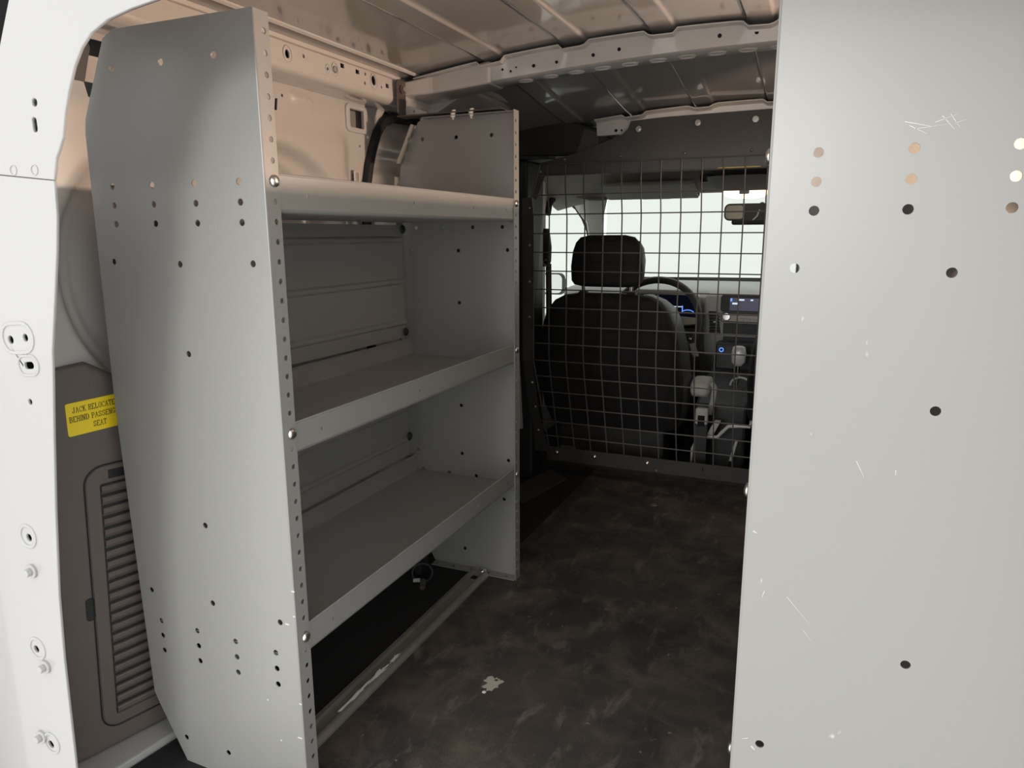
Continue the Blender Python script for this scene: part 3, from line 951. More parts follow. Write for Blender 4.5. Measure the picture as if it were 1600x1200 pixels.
sticker = MB().plate(rrect(0.0, 0.108, 0.0, 0.0505, 0.003, 3), [], 0.0005, SP).build('warning_sticker', YELLOW, qt)
sticker['label'] = 'yellow jack notice sticker'
GL = {  # serif capitals as strokes in a 0..1 box; last list: serif centres (x, y)
    'J': ([[(0.62, 1), (0.62, 0.22), (0.5, 0.04), (0.3, 0.0), (0.14, 0.1), (0.14, 0.24)]], [(0.62, 1)]),
    'A': ([[(0.12, 0), (0.5, 1), (0.88, 0)], [(0.27, 0.36), (0.73, 0.36)]], [(0.12, 0), (0.88, 0)]),
    'C': ([[(0.86, 0.72), (0.82, 0.88), (0.55, 1), (0.25, 0.86), (0.13, 0.5), (0.25, 0.14), (0.55, 0), (0.86, 0.2)]], []),
    'K': ([[(0.22, 0), (0.22, 1)], [(0.82, 1), (0.24, 0.42)], [(0.42, 0.6), (0.86, 0)]], [(0.22, 0), (0.22, 1), (0.82, 1), (0.86, 0)]),
    'R': ([[(0.22, 0), (0.22, 1), (0.6, 1), (0.8, 0.87), (0.8, 0.65), (0.6, 0.52), (0.22, 0.52)], [(0.55, 0.52), (0.86, 0)]], [(0.22, 0), (0.16, 1), (0.88, 0)]),
    'E': ([[(0.82, 0.18), (0.8, 0), (0.22, 0), (0.22, 1), (0.8, 1), (0.8, 0.82)], [(0.22, 0.52), (0.62, 0.52)]], [(0.2, 0), (0.2, 1)]),
    'L': ([[(0.24, 1), (0.24, 0), (0.8, 0), (0.82, 0.24)]], [(0.24, 1), (0.2, 0)]),
    'O': ([[(0.5, 1), (0.2, 0.86), (0.1, 0.5), (0.2, 0.14), (0.5, 0), (0.8, 0.14), (0.9, 0.5), (0.8, 0.86), (0.5, 1)]], []),
    'T': ([[(0.5, 0), (0.5, 1)], [(0.1, 0.8), (0.12, 1), (0.88, 1), (0.9, 0.8)]], [(0.5, 0)]),
    'D': ([[(0.2, 0), (0.2, 1), (0.55, 1), (0.84, 0.82), (0.9, 0.5), (0.84, 0.18), (0.55, 0), (0.2, 0)]], [(0.16, 0), (0.16, 1)]),
    'B': ([[(0.2, 0), (0.2, 1), (0.6, 1), (0.78, 0.88), (0.78, 0.66), (0.6, 0.54), (0.2, 0.54)], [(0.6, 0.54), (0.85, 0.4), (0.85, 0.14), (0.62, 0), (0.2, 0)]], [(0.16, 0), (0.16, 1)]),
    'H': ([[(0.18, 0), (0.18, 1)], [(0.82, 0), (0.82, 1)], [(0.18, 0.52), (0.82, 0.52)]], [(0.18, 0), (0.18, 1), (0.82, 0), (0.82, 1)]),
    'I': ([[(0.5, 0), (0.5, 1)]], [(0.5, 0), (0.5, 1)]),
    'N': ([[(0.2, 0), (0.2, 1), (0.8, 0), (0.8, 1)]], [(0.2, 0), (0.14, 1), (0.8, 1)]),
    'P': ([[(0.22, 0), (0.22, 1), (0.6, 1), (0.82, 0.86), (0.82, 0.62), (0.6, 0.48), (0.22, 0.48)]], [(0.22, 0), (0.18, 1)]),
    'S': ([[(0.8, 0.74), (0.76, 0.92), (0.5, 1), (0.22, 0.9), (0.2, 0.68), (0.5, 0.53), (0.8, 0.38), (0.8, 0.12), (0.5, 0), (0.22, 0.08), (0.18, 0.28)]], []),
    'G': ([[(0.84, 0.74), (0.8, 0.88), (0.52, 1), (0.24, 0.86), (0.12, 0.5), (0.24, 0.14), (0.52, 0), (0.8, 0.1), (0.8, 0.42), (0.56, 0.42)]], []),
}


def lettering(text, s0, t0, w, h):
    mb = MB()
    lw = h * 0.055

    def bar(p, q, k):
        d = Vector((q[0] - p[0], q[1] - p[1]))
        if d.length < 1e-9:
            return
        d.normalize()
        nx, ny = -d.y * k, d.x * k
        e = (d.x * k * 0.7, d.y * k * 0.7)
        quad = [(p[0] - e[0] + nx, p[1] - e[1] + ny), (p[0] - e[0] - nx, p[1] - e[1] - ny), (q[0] + e[0] - nx, q[1] + e[1] - ny), (q[0] + e[0] + nx, q[1] + e[1] + ny)]
        mb.add([SP(a, b2, 0.0003) for a, b2 in quad], [(0, 1, 2, 3)])

    s = s0
    for ch in text:
        if ch == ' ':
            s += w * 0.62
            continue
        k = 0.55 if ch == 'I' else 1.0
        strokes, ser = GL[ch]
        off = (1 - k) * 0.5
        for st_ in strokes:
            for p, q in zip(st_, st_[1:]):
                bar((s + (p[0] - off) * w * 0.92, t0 + p[1] * h), (s + (q[0] - off) * w * 0.92, t0 + q[1] * h), lw * (1.15 if abs(p[0] - q[0]) < 0.1 else 0.8))
        for x, y_ in ser:
            bar((s + (x - off - 0.15) * w * 0.92, t0 + y_ * h), (s + (x - off + 0.15) * w * 0.92, t0 + y_ * h), lw * 0.7)
        s += w * k
    return mb


lettering('JACK RELOCATED', 0.0085, 0.0350, 0.00475, 0.0082).build('lettering', INK, sticker)
lettering('BEHIND PASSENGER', 0.0035, 0.0212, 0.00490, 0.0082).build('lettering', INK, sticker)
lettering('SEAT', 0.0350, 0.0075, 0.00480, 0.0082).build('lettering', INK, sticker)

# ================================================================== PARTITION
pa = thing('cargo_partition', 'dark grey wire mesh partition bolted between the cargo space and the cab', 'partition', (CX, 2.2, 0))
YP, ZB = 2.20, 0.44
SL = 0.115 / 0.36                                            # forward lean of the lower part


def part_y(z):
    return YP if z > ZB else YP + (ZB - z) * SL


PX0, PX1 = -0.8715, 0.33
# top sheet
TS = [(-0.870, 0.962), (-0.838, 1.066), (-0.723, 1.090), (-0.640, 1.117), (-0.585, 1.136), (-0.568, 1.150), (-0.560, 1.172), (-0.46, 1.1765), (-0.18, 1.180),
      (0.05, 1.172), (0.16, 1.13), (0.30, 1.07), (0.32, 1.030), (-0.826, 1.030), (-0.856, 0.955)]
tsh = MB().plate(TS, [], 0.002, lambda u, v, w: (u, 2.181 + 0.0 - w, v)).build('top_sheet', MESHM, pa)
MB().box(-0.826, 0.32, 2.1815, 2.194, 1.0285, 1.0305).build('sheet_fold', MESHM, tsh)
MB().box(-0.305, -0.190, 2.1795, 2.1812, 1.0285, 1.0310).build('yellow_edge_tape', YELLOW, tsh)
for x in (-0.535, -0.3655, -0.2105, -0.05):
    w_ = MB().cyl((x, 2.181 - 0.002, 1.155 if x > -0.5 else 1.148), (x, 2.176, 1.155 if x > -0.5 else 1.148), 0.0085, 16).build('washer', BOLT, tsh)
    MB().cyl((x, 2.176, 1.155 if x > -0.5 else 1.148), (x, 2.171, 1.155 if x > -0.5 else 1.148), 0.0052, 6).build('screw_head', BOLT, w_)
for x, z in ((-0.761, 1.072), (-0.588, 1.074), (-0.399, 1.074), (-0.216, 1.074), (-0.03, 1.074)):
    MB().dome((x, 2.179, z), (0, -1, 0), 0.0038, 0.006, 10).build('rivet', BOLT, tsh, smooth=True)
MB().dome((-0.841, 2.179, 1.039), (0, -1, 0), 0.004, 0.005, 10).build('rivet', BOLT, tsh, smooth=True)
# left post, folded sheet following the bend
pz = [0.962, 0.70, ZB, 0.25, 0.095]
mb = MB()
mb.loft([[(-0.908, part_y(z) - 0.010, z), (-0.873 + (0.02 if z < 0.2 else 0), part_y(z) - 0.010, z), (-0.873 + (0.02 if z < 0.2 else 0), part_y(z) - 0.006, z), (-0.905, part_y(z) - 0.006, z)] for z in pz])
post = mb.build('side_post', MESHM, pa)
for z in (0.93, 0.815, 0.698, 0.584, 0.36, 0.27, 0.18):
    MB().dome((-0.882, part_y(z) - 0.010, z), (0, -1, 0), 0.0042, 0.004, 10).build('rivet', BOLT, post, smooth=True)
# bottom rail with fold
rail = MB().loft([[(x, part_y(0.118) - 0.008, 0.118), (x, part_y(0.064) - 0.010, 0.064), (x, part_y(0.064) + 0.012, 0.046), (x, part_y(0.064) + 0.014, 0.048),
                   (x, part_y(0.064) - 0.006, 0.067), (x, part_y(0.118) - 0.005, 0.118)] for x in (-0.862, 0.32)]).build('bottom_rail', MESHM, pa)
MB().loft([[(x, part_y(0.130) - 0.006, 0.128), (x, part_y(0.118) - 0.0075, 0.112), (x, part_y(0.118) - 0.005, 0.112), (x, part_y(0.13) - 0.004, 0.128)] for x in (-0.806, -0.752)]).build('raised_tab', MESHM, rail)
for x in (-0.823, -0.686, -0.503, -0.14):
    MB().dome((x, part_y(0.1) - 0.009, 0.098), (0, -1, 0.3), 0.0085, 0.006, 12).build('carriage_bolt', BOLT, rail, smooth=True)
MB().dome((-0.474, part_y(0.07) - 0.010, 0.072), (0, -1, 0.3), 0.007, 0.004, 10).build('carriage_bolt', MESHM, rail, smooth=True)
MB().box(-0.322, -0.319, part_y(0.1) - 0.0105, part_y(0.1) - 0.008, 0.094, 0.105).build('rail_slot_shade', HOLE_SHADE, rail)
# wires: uprights follow the bend, cross wires welded on
WR = 0.0021
k = 0
x = -0.8178
while x < PX1:
    top = 1.0595
    MB().tube([(x, YP - 0.0245, top), (x, YP - 0.0245, 1.027), (x, YP, 1.00), (x, YP, ZB + 0.03), (x, part_y(ZB - 0.03), ZB - 0.03), (x, part_y(0.10), 0.10)] if False else
              [(x, YP - 0.022, top), (x, YP - 0.022, 0.99), (x, YP - 0.004, 0.90), (x, YP - 0.002, ZB + 0.03), (x, part_y(ZB - 0.03), ZB - 0.03), (x, part_y(0.10) - 0.002, 0.10)], WR, 6).build('upright_wire', WIREM, pa, smooth=True)
    x += 0.0588


def wire_y(z):
    if z > 0.99:
        return YP - 0.022
    if z > 0.90:
        return YP - 0.004 - 0.018 * (z - 0.90) / 0.09
    return part_y(z) - 0.003


zs = [1.0595, 1.0271] + [0.9683 - 0.0588 * i for i in range(9)]
arc = ZB - (0.4979 - 0.0588 - 0.0)
z = zs[-1] - 0.0588 * 0.97
while z > 0.125:
    zs.append(z)
    z -= 0.0588 * 0.955
for z in zs:
    xl = PX0 if z < 0.97 else (-0.840 + (1.0595 - z) * -0.25)
    MB().tube([(xl, wire_y(z) - WR, z), (PX1, wire_y(z) - WR, z)], WR, 6).build('cross_wire', WIREM, pa, smooth=True)
MB().tube([(-0.8405, 2.176, 1.062), (-0.8715, 2.18, 0.962), (-0.8715, YP - 0.004, 0.90), (-0.8715, YP - 0.003, ZB), (-0.853, part_y(0.12) - 0.004, 0.12)], 0.0028, 6).build('edge_wire', WIREM, pa, smooth=True)

# black side pieces around the partition's left end
bc = thing('pillar_cover', 'black plastic pillar cover at the upper left of the partition', 'cover', (-0.8, 2.28, 1.1))
mb = MB()
mb.loft([[(-1.02, 2.20, 1.085), (-1.02, 2.30, 1.085), (-1.02, 2.30, 1.20), (-1.02, 2.20, 1.20)],
         [(-0.86, 2.20, 1.088), (-0.86, 2.30, 1.088), (-0.86, 2.30, 1.202), (-0.86, 2.20, 1.202)],
         [(-0.76, 2.205, 1.085), (-0.76, 2.30, 1.085), (-0.76, 2.30, 1.190), (-0.76, 2.205, 1.190)],
         [(-0.665, 2.215, 1.090), (-0.665, 2.30, 1.090), (-0.665, 2.30, 1.160), (-0.665, 2.215, 1.160)],
         [(-0.625, 2.23, 1.10), (-0.625, 2.30, 1.10), (-0.625, 2.30, 1.130), (-0.625, 2.23, 1.130)]])
mb.build('cover_shell', BLACKP, bc, bevel=0.006, seg=2)
MB().plate([(-0.735, 1.095), (-0.665, 1.095), (-0.668, 1.15), (-0.71, 1.162), (-0.722, 1.12)], [], 0.004, lambda u, v, w: (u, 2.203 + 0.10 * (u + 0.735) - w, v)).build('grey_patch', VINYL, bc)
MB().tube([(-0.98, 2.195, 1.088), (-0.86, 2.195, 1.083), (-0.80, 2.20, 1.080)], 0.005, 6).build('pale_bead', VINYL, bc)
bp_ = thing('pillar_trim', 'black door pillar trim standing left of the partition', 'pillar trim', (-1.0, 2.3, 0))
MB().loft([[(-1.09, 2.26, z), (-0.90 - 0.02 * (z > 0.9), 2.26, z), (-0.915, 2.40, z), (-1.09, 2.52, z)] for z in (0.0, 0.45, 0.95, 1.085)]).build('trim_body', BLACKP, bp_, bevel=0.008)
MB().tube([(-0.918, 2.20, 0.20), (-0.923, 2.20, 0.30), (-0.930, 2.20, 0.43), (-0.934, 2.20, 0.52)], 0.008, 8).build('pale_edge', LINER, bp_)
for z in (0.60, 0.68, 0.785):
    MB().dome((-0.925, 2.255, z), (0.2, -1, 0), 0.008, 0.008, 10).build('trim_clip', VINYL, bp_)

# ================================================================== CAB
cabl = thing('door_1', 'pale driver door inner panel with window opening beyond the partition', 'door', (-1.1, 3.2, 0), kind='structure')
MB().plate([(2.55, -0.02), (2.55, 1.06), (3.10, 1.06), (3.62, 0.72), (3.66, 0.60), (3.66, -0.02)], [win], 0.02, lambda u, v, w: (-1.098 + w, u, v)).build('door_inner', PALEP, cabl)
MB().tube([(-1.090, u, v) for u, v in win[1:11]], 0.015, 8).build('window_seal', RUBBER, cabl, smooth=True)
MB().tube([(-1.070, u - 0.03 * sm(3.2, 3.5, u), v + 0.020) for u, v in win[3:11]], 0.022, 8).build('frame_seal', RUBBER, cabl, smooth=True)
MB().box(-1.095, -1.04, 2.60, 3.60, 0.30, 0.47).build('arm_rest', DASHM, cabl, bevel=0.015)
cabr = thing('door_3', 'passenger door inner panel hidden behind the right shelving unit', 'door', (0.4, 3.2, 0), kind='structure')
MB().plate([(2.55, -0.02), (2.55, 1.06), (3.10, 1.06), (3.62, 0.72), (3.66, 0.60), (3.66, -0.02)], [win], 0.02, lambda u, v, w: (0.578 - w, u, v)).build('door_inner', PALEP, cabr)
w2 = MB().plate([(u + (0.01 if u > 3.3 else -0.01), v) for u, v in win], [], 0.004, lambda u, v, w: (-1.112 - w, u, v)).build('window_2', GLASS)
tag(w2, 'clear driver door window left of the headrest', 'window', kind='structure')
w3 = MB().plate([(u + (0.01 if u > 3.3 else -0.01), v) for u, v in win], [], 0.004, lambda u, v, w: (0.592 - w, u, v)).build('window_3', GLASS)
tag(w3, 'passenger door window on the far right of the cab', 'window', kind='structure')
# windscreen
WS0, WS1 = (3.05, 1.002), (3.68, 0.630)
w1 = MB().loft([[(-0.875, WS0[0], WS0[1]), (CX, WS0[0] + 0.05, WS0[1] + 0.012), (2 * CX + 0.875, WS0[0], WS0[1]), (2 * CX + 0.875, WS0[0] + 0.004, WS0[1] + 0.006), (CX, WS0[0] + 0.054, WS0[1] + 0.018), (-0.875, WS0[0] + 0.004, WS0[1] + 0.006)],
                [(-1.06, WS1[0], WS1[1]), (CX, WS1[0] + 0.10, WS1[1]), (2 * CX + 1.06, WS1[0], WS1[1]), (2 * CX + 1.06, WS1[0] + 0.004, WS1[1] + 0.006), (CX, WS1[0] + 0.104, WS1[1] + 0.006), (-1.06, WS1[0] + 0.004, WS1[1] + 0.006)]]).build('window_1', GLASS)
tag(w1, 'large bright windscreen above the dashboard', 'windscreen', kind='structure')
# A pillar trims
for s, lab in ((-1, 'pale windscreen pillar trim on the driver side'), (1, 'pale windscreen pillar trim on the passenger side')):
    q = lambda x: x if s < 0 else 2 * CX - x
    ap = MB().loft([[(q(-0.865), 3.02, 1.045), (q(-0.872), 3.035, 0.985), (q(-0.93), 2.98, 0.985), (q(-1.09), 2.98, 1.02), (q(-1.09), 3.06, 1.06)],
                    [(q(-0.935), 3.20, 0.935), (q(-0.945), 3.22, 0.890), (q(-1.00), 3.18, 0.900), (q(-1.09), 3.20, 0.995), (q(-1.09), 3.26, 1.0)],
                    [(q(-1.0), 3.42, 0.800), (q(-1.005), 3.44, 0.760), (q(-1.05), 3.40, 0.770), (q(-1.09), 3.44, 0.90), (q(-1.09), 3.5, 0.89)],
                    [(q(-1.05), 3.68, 0.64), (q(-1.05), 3.69, 0.60), (q(-1.09), 3.62, 0.60), (q(-1.10), 3.62, 0.68), (q(-1.10), 3.7, 0.67)]]).build('trim_4' if s < 0 else 'trim_5', PALEP, None, smooth=60)
    tag(ap, lab, 'pillar trim', kind='structure')
# headliner and header
hl_ = thing('headliner', 'grey cab headliner above the windscreen', 'headliner', (CX, 2.7, 1.05), kind='structure')
pf_ = [(2.30, 1.140), (2.6, 1.125), (2.85, 1.095), (2.96, 1.050), (3.00, 1.022), (3.04, 1.012), (3.06, 1.008)]
MB().loft([[(x, y, z - 0.06 * abs((x - CX) / 0.83) ** 4) for x in [-1.10 + 0.0744 * i for i in range(23)]] + [(x, y, z + 0.012 - 0.06 * abs((x - CX) / 0.83) ** 4) for x in [-1.10 + 0.0744 * i for i in reversed(range(23))]] for y, z in pf_]).build('liner_shell', LINER, hl_, smooth=60)
MB().box(-1.1, 0.41, 2.27, 2.31, 1.05, 1.30).build('roof_crossmember', BODY, hl_) if False else None
for s, lab in ((-1, 'grey sun visor above the driver with a white label'), (1, 'grey sun visor above the passenger seat')):
    x0, x1 = (-0.86, -0.49) if s < 0 else (-0.11, 0.28)
    v_ = thing('sun_visor', lab, 'sun visor', ((x0 + x1) / 2, 3.0, 1.0), 'sun visors under the headliner')
    MB().hexa([(x0, 3.02, 0.985), (x1, 3.02, 0.985), (x1, 2.88, 1.035), (x0, 2.88, 1.035), (x0, 3.03, 0.999), (x1, 3.03, 0.999), (x1, 2.89, 1.05), (x0, 2.89, 1.05)]).build('visor_board', LINER, v_, bevel=0.006)
    MB().tube([(x0, 3.035, 1.002), (x1, 3.035, 1.002)], 0.006, 8).build('hinge_rod', VINYL, v_)
    if s < 0:
        MB().box(-0.715, -0.600, 3.0185, 3.0195, 0.986, 0.998).build('white_label', PAPER, v_)

# overhead console with the lit dome lamp
dl = thing('dome_lamp', 'lit oval dome lamp on the overhead console glowing warm white', 'lamp', (-0.30, 2.9, 1.0))
MB().loft([sring(-0.30, 2.90, 1.055, 0.14, 0.10, 3), sring(-0.30, 2.90, 1.02, 0.13, 0.09, 3), sring(-0.30, 2.90, 1.006, 0.10, 0.07, 3)]).build('console_pod', LINER, dl, smooth=50)
MB().loft([sring(-0.30, 2.90, 1.006, 0.080, 0.05, 2.4), sring(-0.30, 2.90, 0.990, 0.078, 0.048, 2.4), sring(-0.30, 2.90, 0.981, 0.066, 0.040, 2.4), sring(-0.30, 2.90, 0.976, 0.04, 0.02, 2.4)]).build('lens', LENS, dl, smooth=50)
MB().box(-0.318, -0.282, 2.848, 2.87, 0.990, 1.004).build('rocker_switch', DASHM, dl, bevel=0.003)
for x in (-0.445, -0.155):
    MB().loft([sring(x, 2.93, 1.065, 0.03, 0.04, 2.5), sring(x, 2.93, 1.040, 0.026, 0.036, 2.5)]).build('grab_recess', DASHD, dl, smooth=40)
# rear view mirror
rm = thing('rear_view_mirror', 'dark rear view mirror hanging from the windscreen under the dome lamp', 'mirror', (-0.27, 3.08, 0.93))
MB().loft([[(x, 3.085 + 0.03 * k2, z) for x, z in rrect(-0.398 + 0.01 * k2, -0.150 - 0.01 * k2, 0.898 + 0.01 * k2, 0.965 - 0.008 * k2, 0.022, 5)] for k2 in (0, 1)]).build('housing', BLACKP, rm, smooth=40)
MB().plate(rrect(-0.392, -0.322, 0.905, 0.958, 0.014, 5), [], 0.002, lambda u, v, w: (u, 3.083 - w, v)).build('mirror_glass', PALEP, rm)  # pale matt pane, the bright reflection is painted in as its colour
MB().box(-0.37, -0.13, 3.10, 3.14, 0.882, 0.912).build('sensor_box', BLACKP, rm, bevel=0.008)
MB().tube([(-0.27, 3.11, 0.93), (-0.255, 3.10, 0.945), (-0.225, 3.09, 0.95), (-0.21, 3.08, 0.955)], 0.004, 6).build('mirror_arm', SILVER, rm)
MB().tube([(-0.285, 3.08, 0.90), (-0.270, 3.08, 0.915), (-0.262, 3.085, 0.94)], 0.003, 6).build('cable', SILVER, rm)
MB().tube([(-0.26, 3.12, 0.93), (-0.26, 3.16, 0.965)], 0.010, 8).build('stem', BLACKP, rm)

# outside mirror beyond the driver window
om = thing('side_mirror', 'outside driver door mirror seen through the side window', 'side mirror', (-1.30, 3.52, 0.6))
MB().loft([[(x, 3.50 + 0.07 * k2, z) for x, z in rrect(-1.345 + 0.02 * k2, -1.215 - 0.02 * k2, 0.545 + 0.02 * k2, 0.655 - 0.02 * k2, 0.028, 5)] for k2 in (0, 1)]).build('housing', VINYL, om, smooth=40)
MB().plate(rrect(-1.337, -1.232, 0.553, 0.647, 0.024, 5), [], 0.002, lambda u, v, w: (u, 3.498 - w, v)).build('mirror_glass', MIRRORG, om)
MB().hexa([(-1.23, 3.52, 0.545), (-1.13, 3.52, 0.53), (-1.13, 3.56, 0.53), (-1.23, 3.56, 0.545), (-1.23, 3.52, 0.58), (-1.13, 3.52, 0.56), (-1.13, 3.56, 0.56), (-1.23, 3.56, 0.58)]).build('mirror_foot', VINYL, om, bevel=0.004)

# seat belt on the door pillar
sb = thing('seat_belt', 'dark seat belt hanging from the door pillar beside the driver seat', 'seat belt', (-1.03, 2.72, 0.5))
MB().box(-1.075, -1.035, 2.70, 2.74, 0.0, 1.05).build('pillar_cover', PALEP, sb, bevel=0.008)
MB().hexa([(-1.010, 2.690, 0.30), (-0.985, 2.690, 0.30), (-0.985, 2.693, 0.30), (-1.010, 2.693, 0.30), (-1.016, 2.690, 0.735), (-0.993, 2.690, 0.735), (-0.993, 2.693, 0.735), (-1.016, 2.693, 0.735)]).build('strap', VINYL, sb)
MB().loft([sring(-1.014, 2.690, z, w, 0.012, 3, 16) for z, w in ((0.725, 0.012), (0.745, 0.020), (0.80, 0.022), (0.84, 0.016), (0.87, 0.010))]).build('anchor', BLACKP, sb, smooth=40)
MB().tube([(-1.004, 2.675, 0.725), (-0.998, 2.675, 0.74), (-1.008, 2.675, 0.752), (-1.020, 2.675, 0.74)], 0.005, 6, closed=True).build('guide_ring', CHROME, sb)


# seats
def seat(name, label, x0, y0, detail):
    t = thing(name, label, 'seat', (x0, y0 + 0.2, 0), 'cab seats')
    prof_ = [(0.16, 0.235, 0.085), (0.22, 0.255, 0.095), (0.34, 0.262, 0.098), (0.46, 0.250, 0.092), (0.54, 0.232, 0.082), (0.59, 0.212, 0.070), (0.622, 0.185, 0.055), (0.640, 0.150, 0.040), (0.648, 0.09, 0.02)]
    rg = []
    for z, w, d in prof_:
        rg.append(sring(x0, y0 + 0.045 + 0.27 * (0.60 - z), z, w, d, 5.0, 40))
    MB().loft(rg).build('seat_back', FABRIC, t, smooth=60)
    # wrapped vinyl side bolsters, front edge
    for s in (-1, 1):
        rg = []
        for z, w, d in prof_[:-1]:
            cx = x0 + s * (w - 0.022)
            rg.append(sring(cx, y0 + 0.10 + 0.27 * (0.60 - z), z, 0.032 * min(1, (0.66 - z) / 0.08 + 0.3), 0.085 * min(1, (0.66 - z) / 0.10 + 0.35), 2.6, 20))
        MB().loft(rg).build('side_bolster', VINYL, t, smooth=60)
    MB().loft([sring(x0, y0 + 0.40, z, w, d, 4, 32) for z, w, d in ((0.17, 0.24, 0.24), (0.20, 0.255, 0.26), (0.27, 0.255, 0.26), (0.295, 0.23, 0.24))]).build('seat_cushion', FABRIC, t, smooth=60)
    MB().box(x0 - 0.20, x0 + 0.20, y0 + 0.10, y0 + 0.55, -0.01, 0.165).build('seat_riser', BLACKP, t, bevel=0.01)
    hr = [(0.672, 0.085, 0.030), (0.678, 0.112, 0.042), (0.692, 0.122, 0.048), (0.74, 0.124, 0.052), (0.79, 0.118, 0.050), (0.82, 0.108, 0.044), (0.838, 0.092, 0.034), (0.845, 0.06, 0.018)]
    MB().loft([sring(x0, y0 + 0.02, z, w, d, 3.6, 36) for z, w, d in hr]).build('headrest', FABRIC, t, smooth=60)
    MB().loft([sring(x0 + cx_, y0 + 0.035, z, 0.018, w_, 2.5, 16) for z, cx_, w_ in ((0.688, 0.098, 0.012), (0.70, 0.106, 0.030), (0.76, 0.109, 0.036), (0.80, 0.103, 0.032), (0.825, 0.090, 0.012))]).build('headrest_side', VINYL, t, smooth=60)
    for s in (-1, 1):
        p = MB().cyl((x0 + s * 0.085, y0 + 0.03, 0.63), (x0 + s * 0.085, y0 + 0.022, 0.70), 0.006, 10).build('headrest_post', CHROME, t, smooth=True)
        MB().loft([sring(x0 + s * 0.085, y0 + 0.03, z, w, w, 3, 14) for z, w in ((0.636, 0.022), (0.650, 0.018), (0.656, 0.011))]).build('post_sleeve', BLACKP, p, smooth=40)
    return t


ds = seat('driver_seat', 'black driver seat with headrest right behind the mesh partition', -0.690, 2.40, True)
ps = seat('passenger_seat', 'black passenger seat partly hidden by the right shelving panel', 0.045, 2.44, False)
# buckle stalk on the driver seat and white frame rods between the seats
bk = thing('seat_buckle', 'seat belt buckle on a stalk between the front seats', 'buckle', (-0.36, 2.5, 0.1))
MB().box(-0.378, -0.335, 2.46, 2.485, 0.205, 0.262).build('buckle_body', DASHM, bk, bevel=0.006)
MB().box(-0.368, -0.345, 2.457, 2.4595, 0.20, 0.238).build('buckle_slot_shade', HOLE_SHADE, bk)
MB().hexa([(-0.385, 2.465, 0.0), (-0.335, 2.465, 0.0), (-0.335, 2.482, 0.0), (-0.385, 2.482, 0.0), (-0.375, 2.465, 0.21), (-0.338, 2.465, 0.21), (-0.338, 2.482, 0.21), (-0.375, 2.482, 0.21)]).build('stalk', BLACKP, bk)
fr = thing('seat_frame_rod', 'pale bent metal rod under the passenger seat', 'rod', (-0.3, 2.5, 0.0))
MB().tube([(-0.388, 2.50, 0.06), (-0.387, 2.50, 0.105), (-0.375, 2.50, 0.135), (-0.345, 2.50, 0.152), (-0.305, 2.50, 0.156), (-0.290, 2.50, 0.175), (-0.270, 2.50, 0.198), (-0.235, 2.50, 0.203), (-0.20, 2.50, 0.204), (-0.195, 2.50, 0.225)], 0.0062, 8).build('rod', SILVER, fr, smooth=True)
MB().hexa([(-0.345, 2.51, 0.155), (-0.322, 2.51, 0.155), (-0.322, 2.53, 0.155), (-0.345, 2.53, 0.155), (-0.318, 2.51, 0.21), (-0.298, 2.51, 0.21), (-0.298, 2.53, 0.21), (-0.318, 2.53, 0.21)]).build('rod_plate', DASHM, fr)
MB().tube([(-0.388, 2.50, 0.06), (-0.392, 2.50, -0.01)], 0.005, 6).build('rod_foot', DASHM, fr)
sh = thing('seat_slide_handle', 'short pale lever beneath the passenger seat', 'lever', (-0.24, 2.5, 0.0))
MB().hexa([(-0.262, 2.50, 0.075), (-0.252, 2.50, 0.075), (-0.252, 2.512, 0.075), (-0.262, 2.512, 0.075), (-0.244, 2.50, 0.15), (-0.236, 2.50, 0.15), (-0.236, 2.512, 0.15), (-0.244, 2.512, 0.15)]).build('lever_blade', PALEP, sh)
MB().tube([(-0.257, 2.506, 0.075), (-0.262, 2.506, -0.01)], 0.006, 6).build('lever_shaft', BLACKP, sh)

# dashboard
da = thing('dashboard', 'grey dashboard with cluster screen and air vents below the windscreen', 'dashboard', (CX, 3.3, 0.0))
pf_ = [(3.66, 0.622), (3.40, 0.617), (3.20, 0.612), (3.135, 0.604), (3.112, 0.585), (3.115, 0.52), (3.14, 0.44), (3.20, 0.36), (3.30, 0.20), (3.66, 0.05)]
MB().loft([[(x, y, z) for y, z in pf_] for x in (-1.085, -0.8, -0.5, -0.2, 0.1, 0.56)]).build('dash_body', DASHM, da, smooth=50)
MB().box(-1.09, 0.57, 3.665, 3.74, -0.06, 0.63).build('firewall', DASHD, da)
MB().tube([(-0.95, 3.64, 0.628), (-0.5, 3.70, 0.630), (0.2, 3.70, 0.634)], 0.007, 6).build('screen_edge_band', RUBBER, da)
# cluster hood and screen
ch = MB().loft([[(x, 3.075 + dy, z) for x, z in ((-0.83, 0.50), (-0.82, 0.59), (-0.78, 0.617), (-0.52, 0.617), (-0.478, 0.592), (-0.465, 0.50))] for dy in (0.0, 0.12)]).build('cluster_hood', DASHM, da, bevel=0.008)
MB().plate(rrect(-0.800, -0.482, 0.505, 0.596, 0.012, 4), [], 0.002, lambda u, v, w: (u, 3.072 - w, v)).build('cluster_screen', CLUSTER, ch)
MB().box(-0.600, -0.545, 3.0685, 3.0698, 0.546, 0.549).build('lit_scale', SCRWHITE, ch)
MB().box(-0.547, -0.543, 3.0685, 3.0698, 0.530, 0.552).build('lit_scale', SCRBLUE, ch)
MB().box(-0.610, -0.590, 3.0685, 3.0698, 0.536, 0.548).build('lit_scale', SCRBLUE, ch)
MB().tube([(-0.522 + 0.030 * math.cos(a), 3.069, 0.515 + 0.020 * math.sin(a)) for a in [PI * k / 10 for k in range(2, 9)]], 0.0018, 5).build('lit_dial', SCRBLUE, ch)
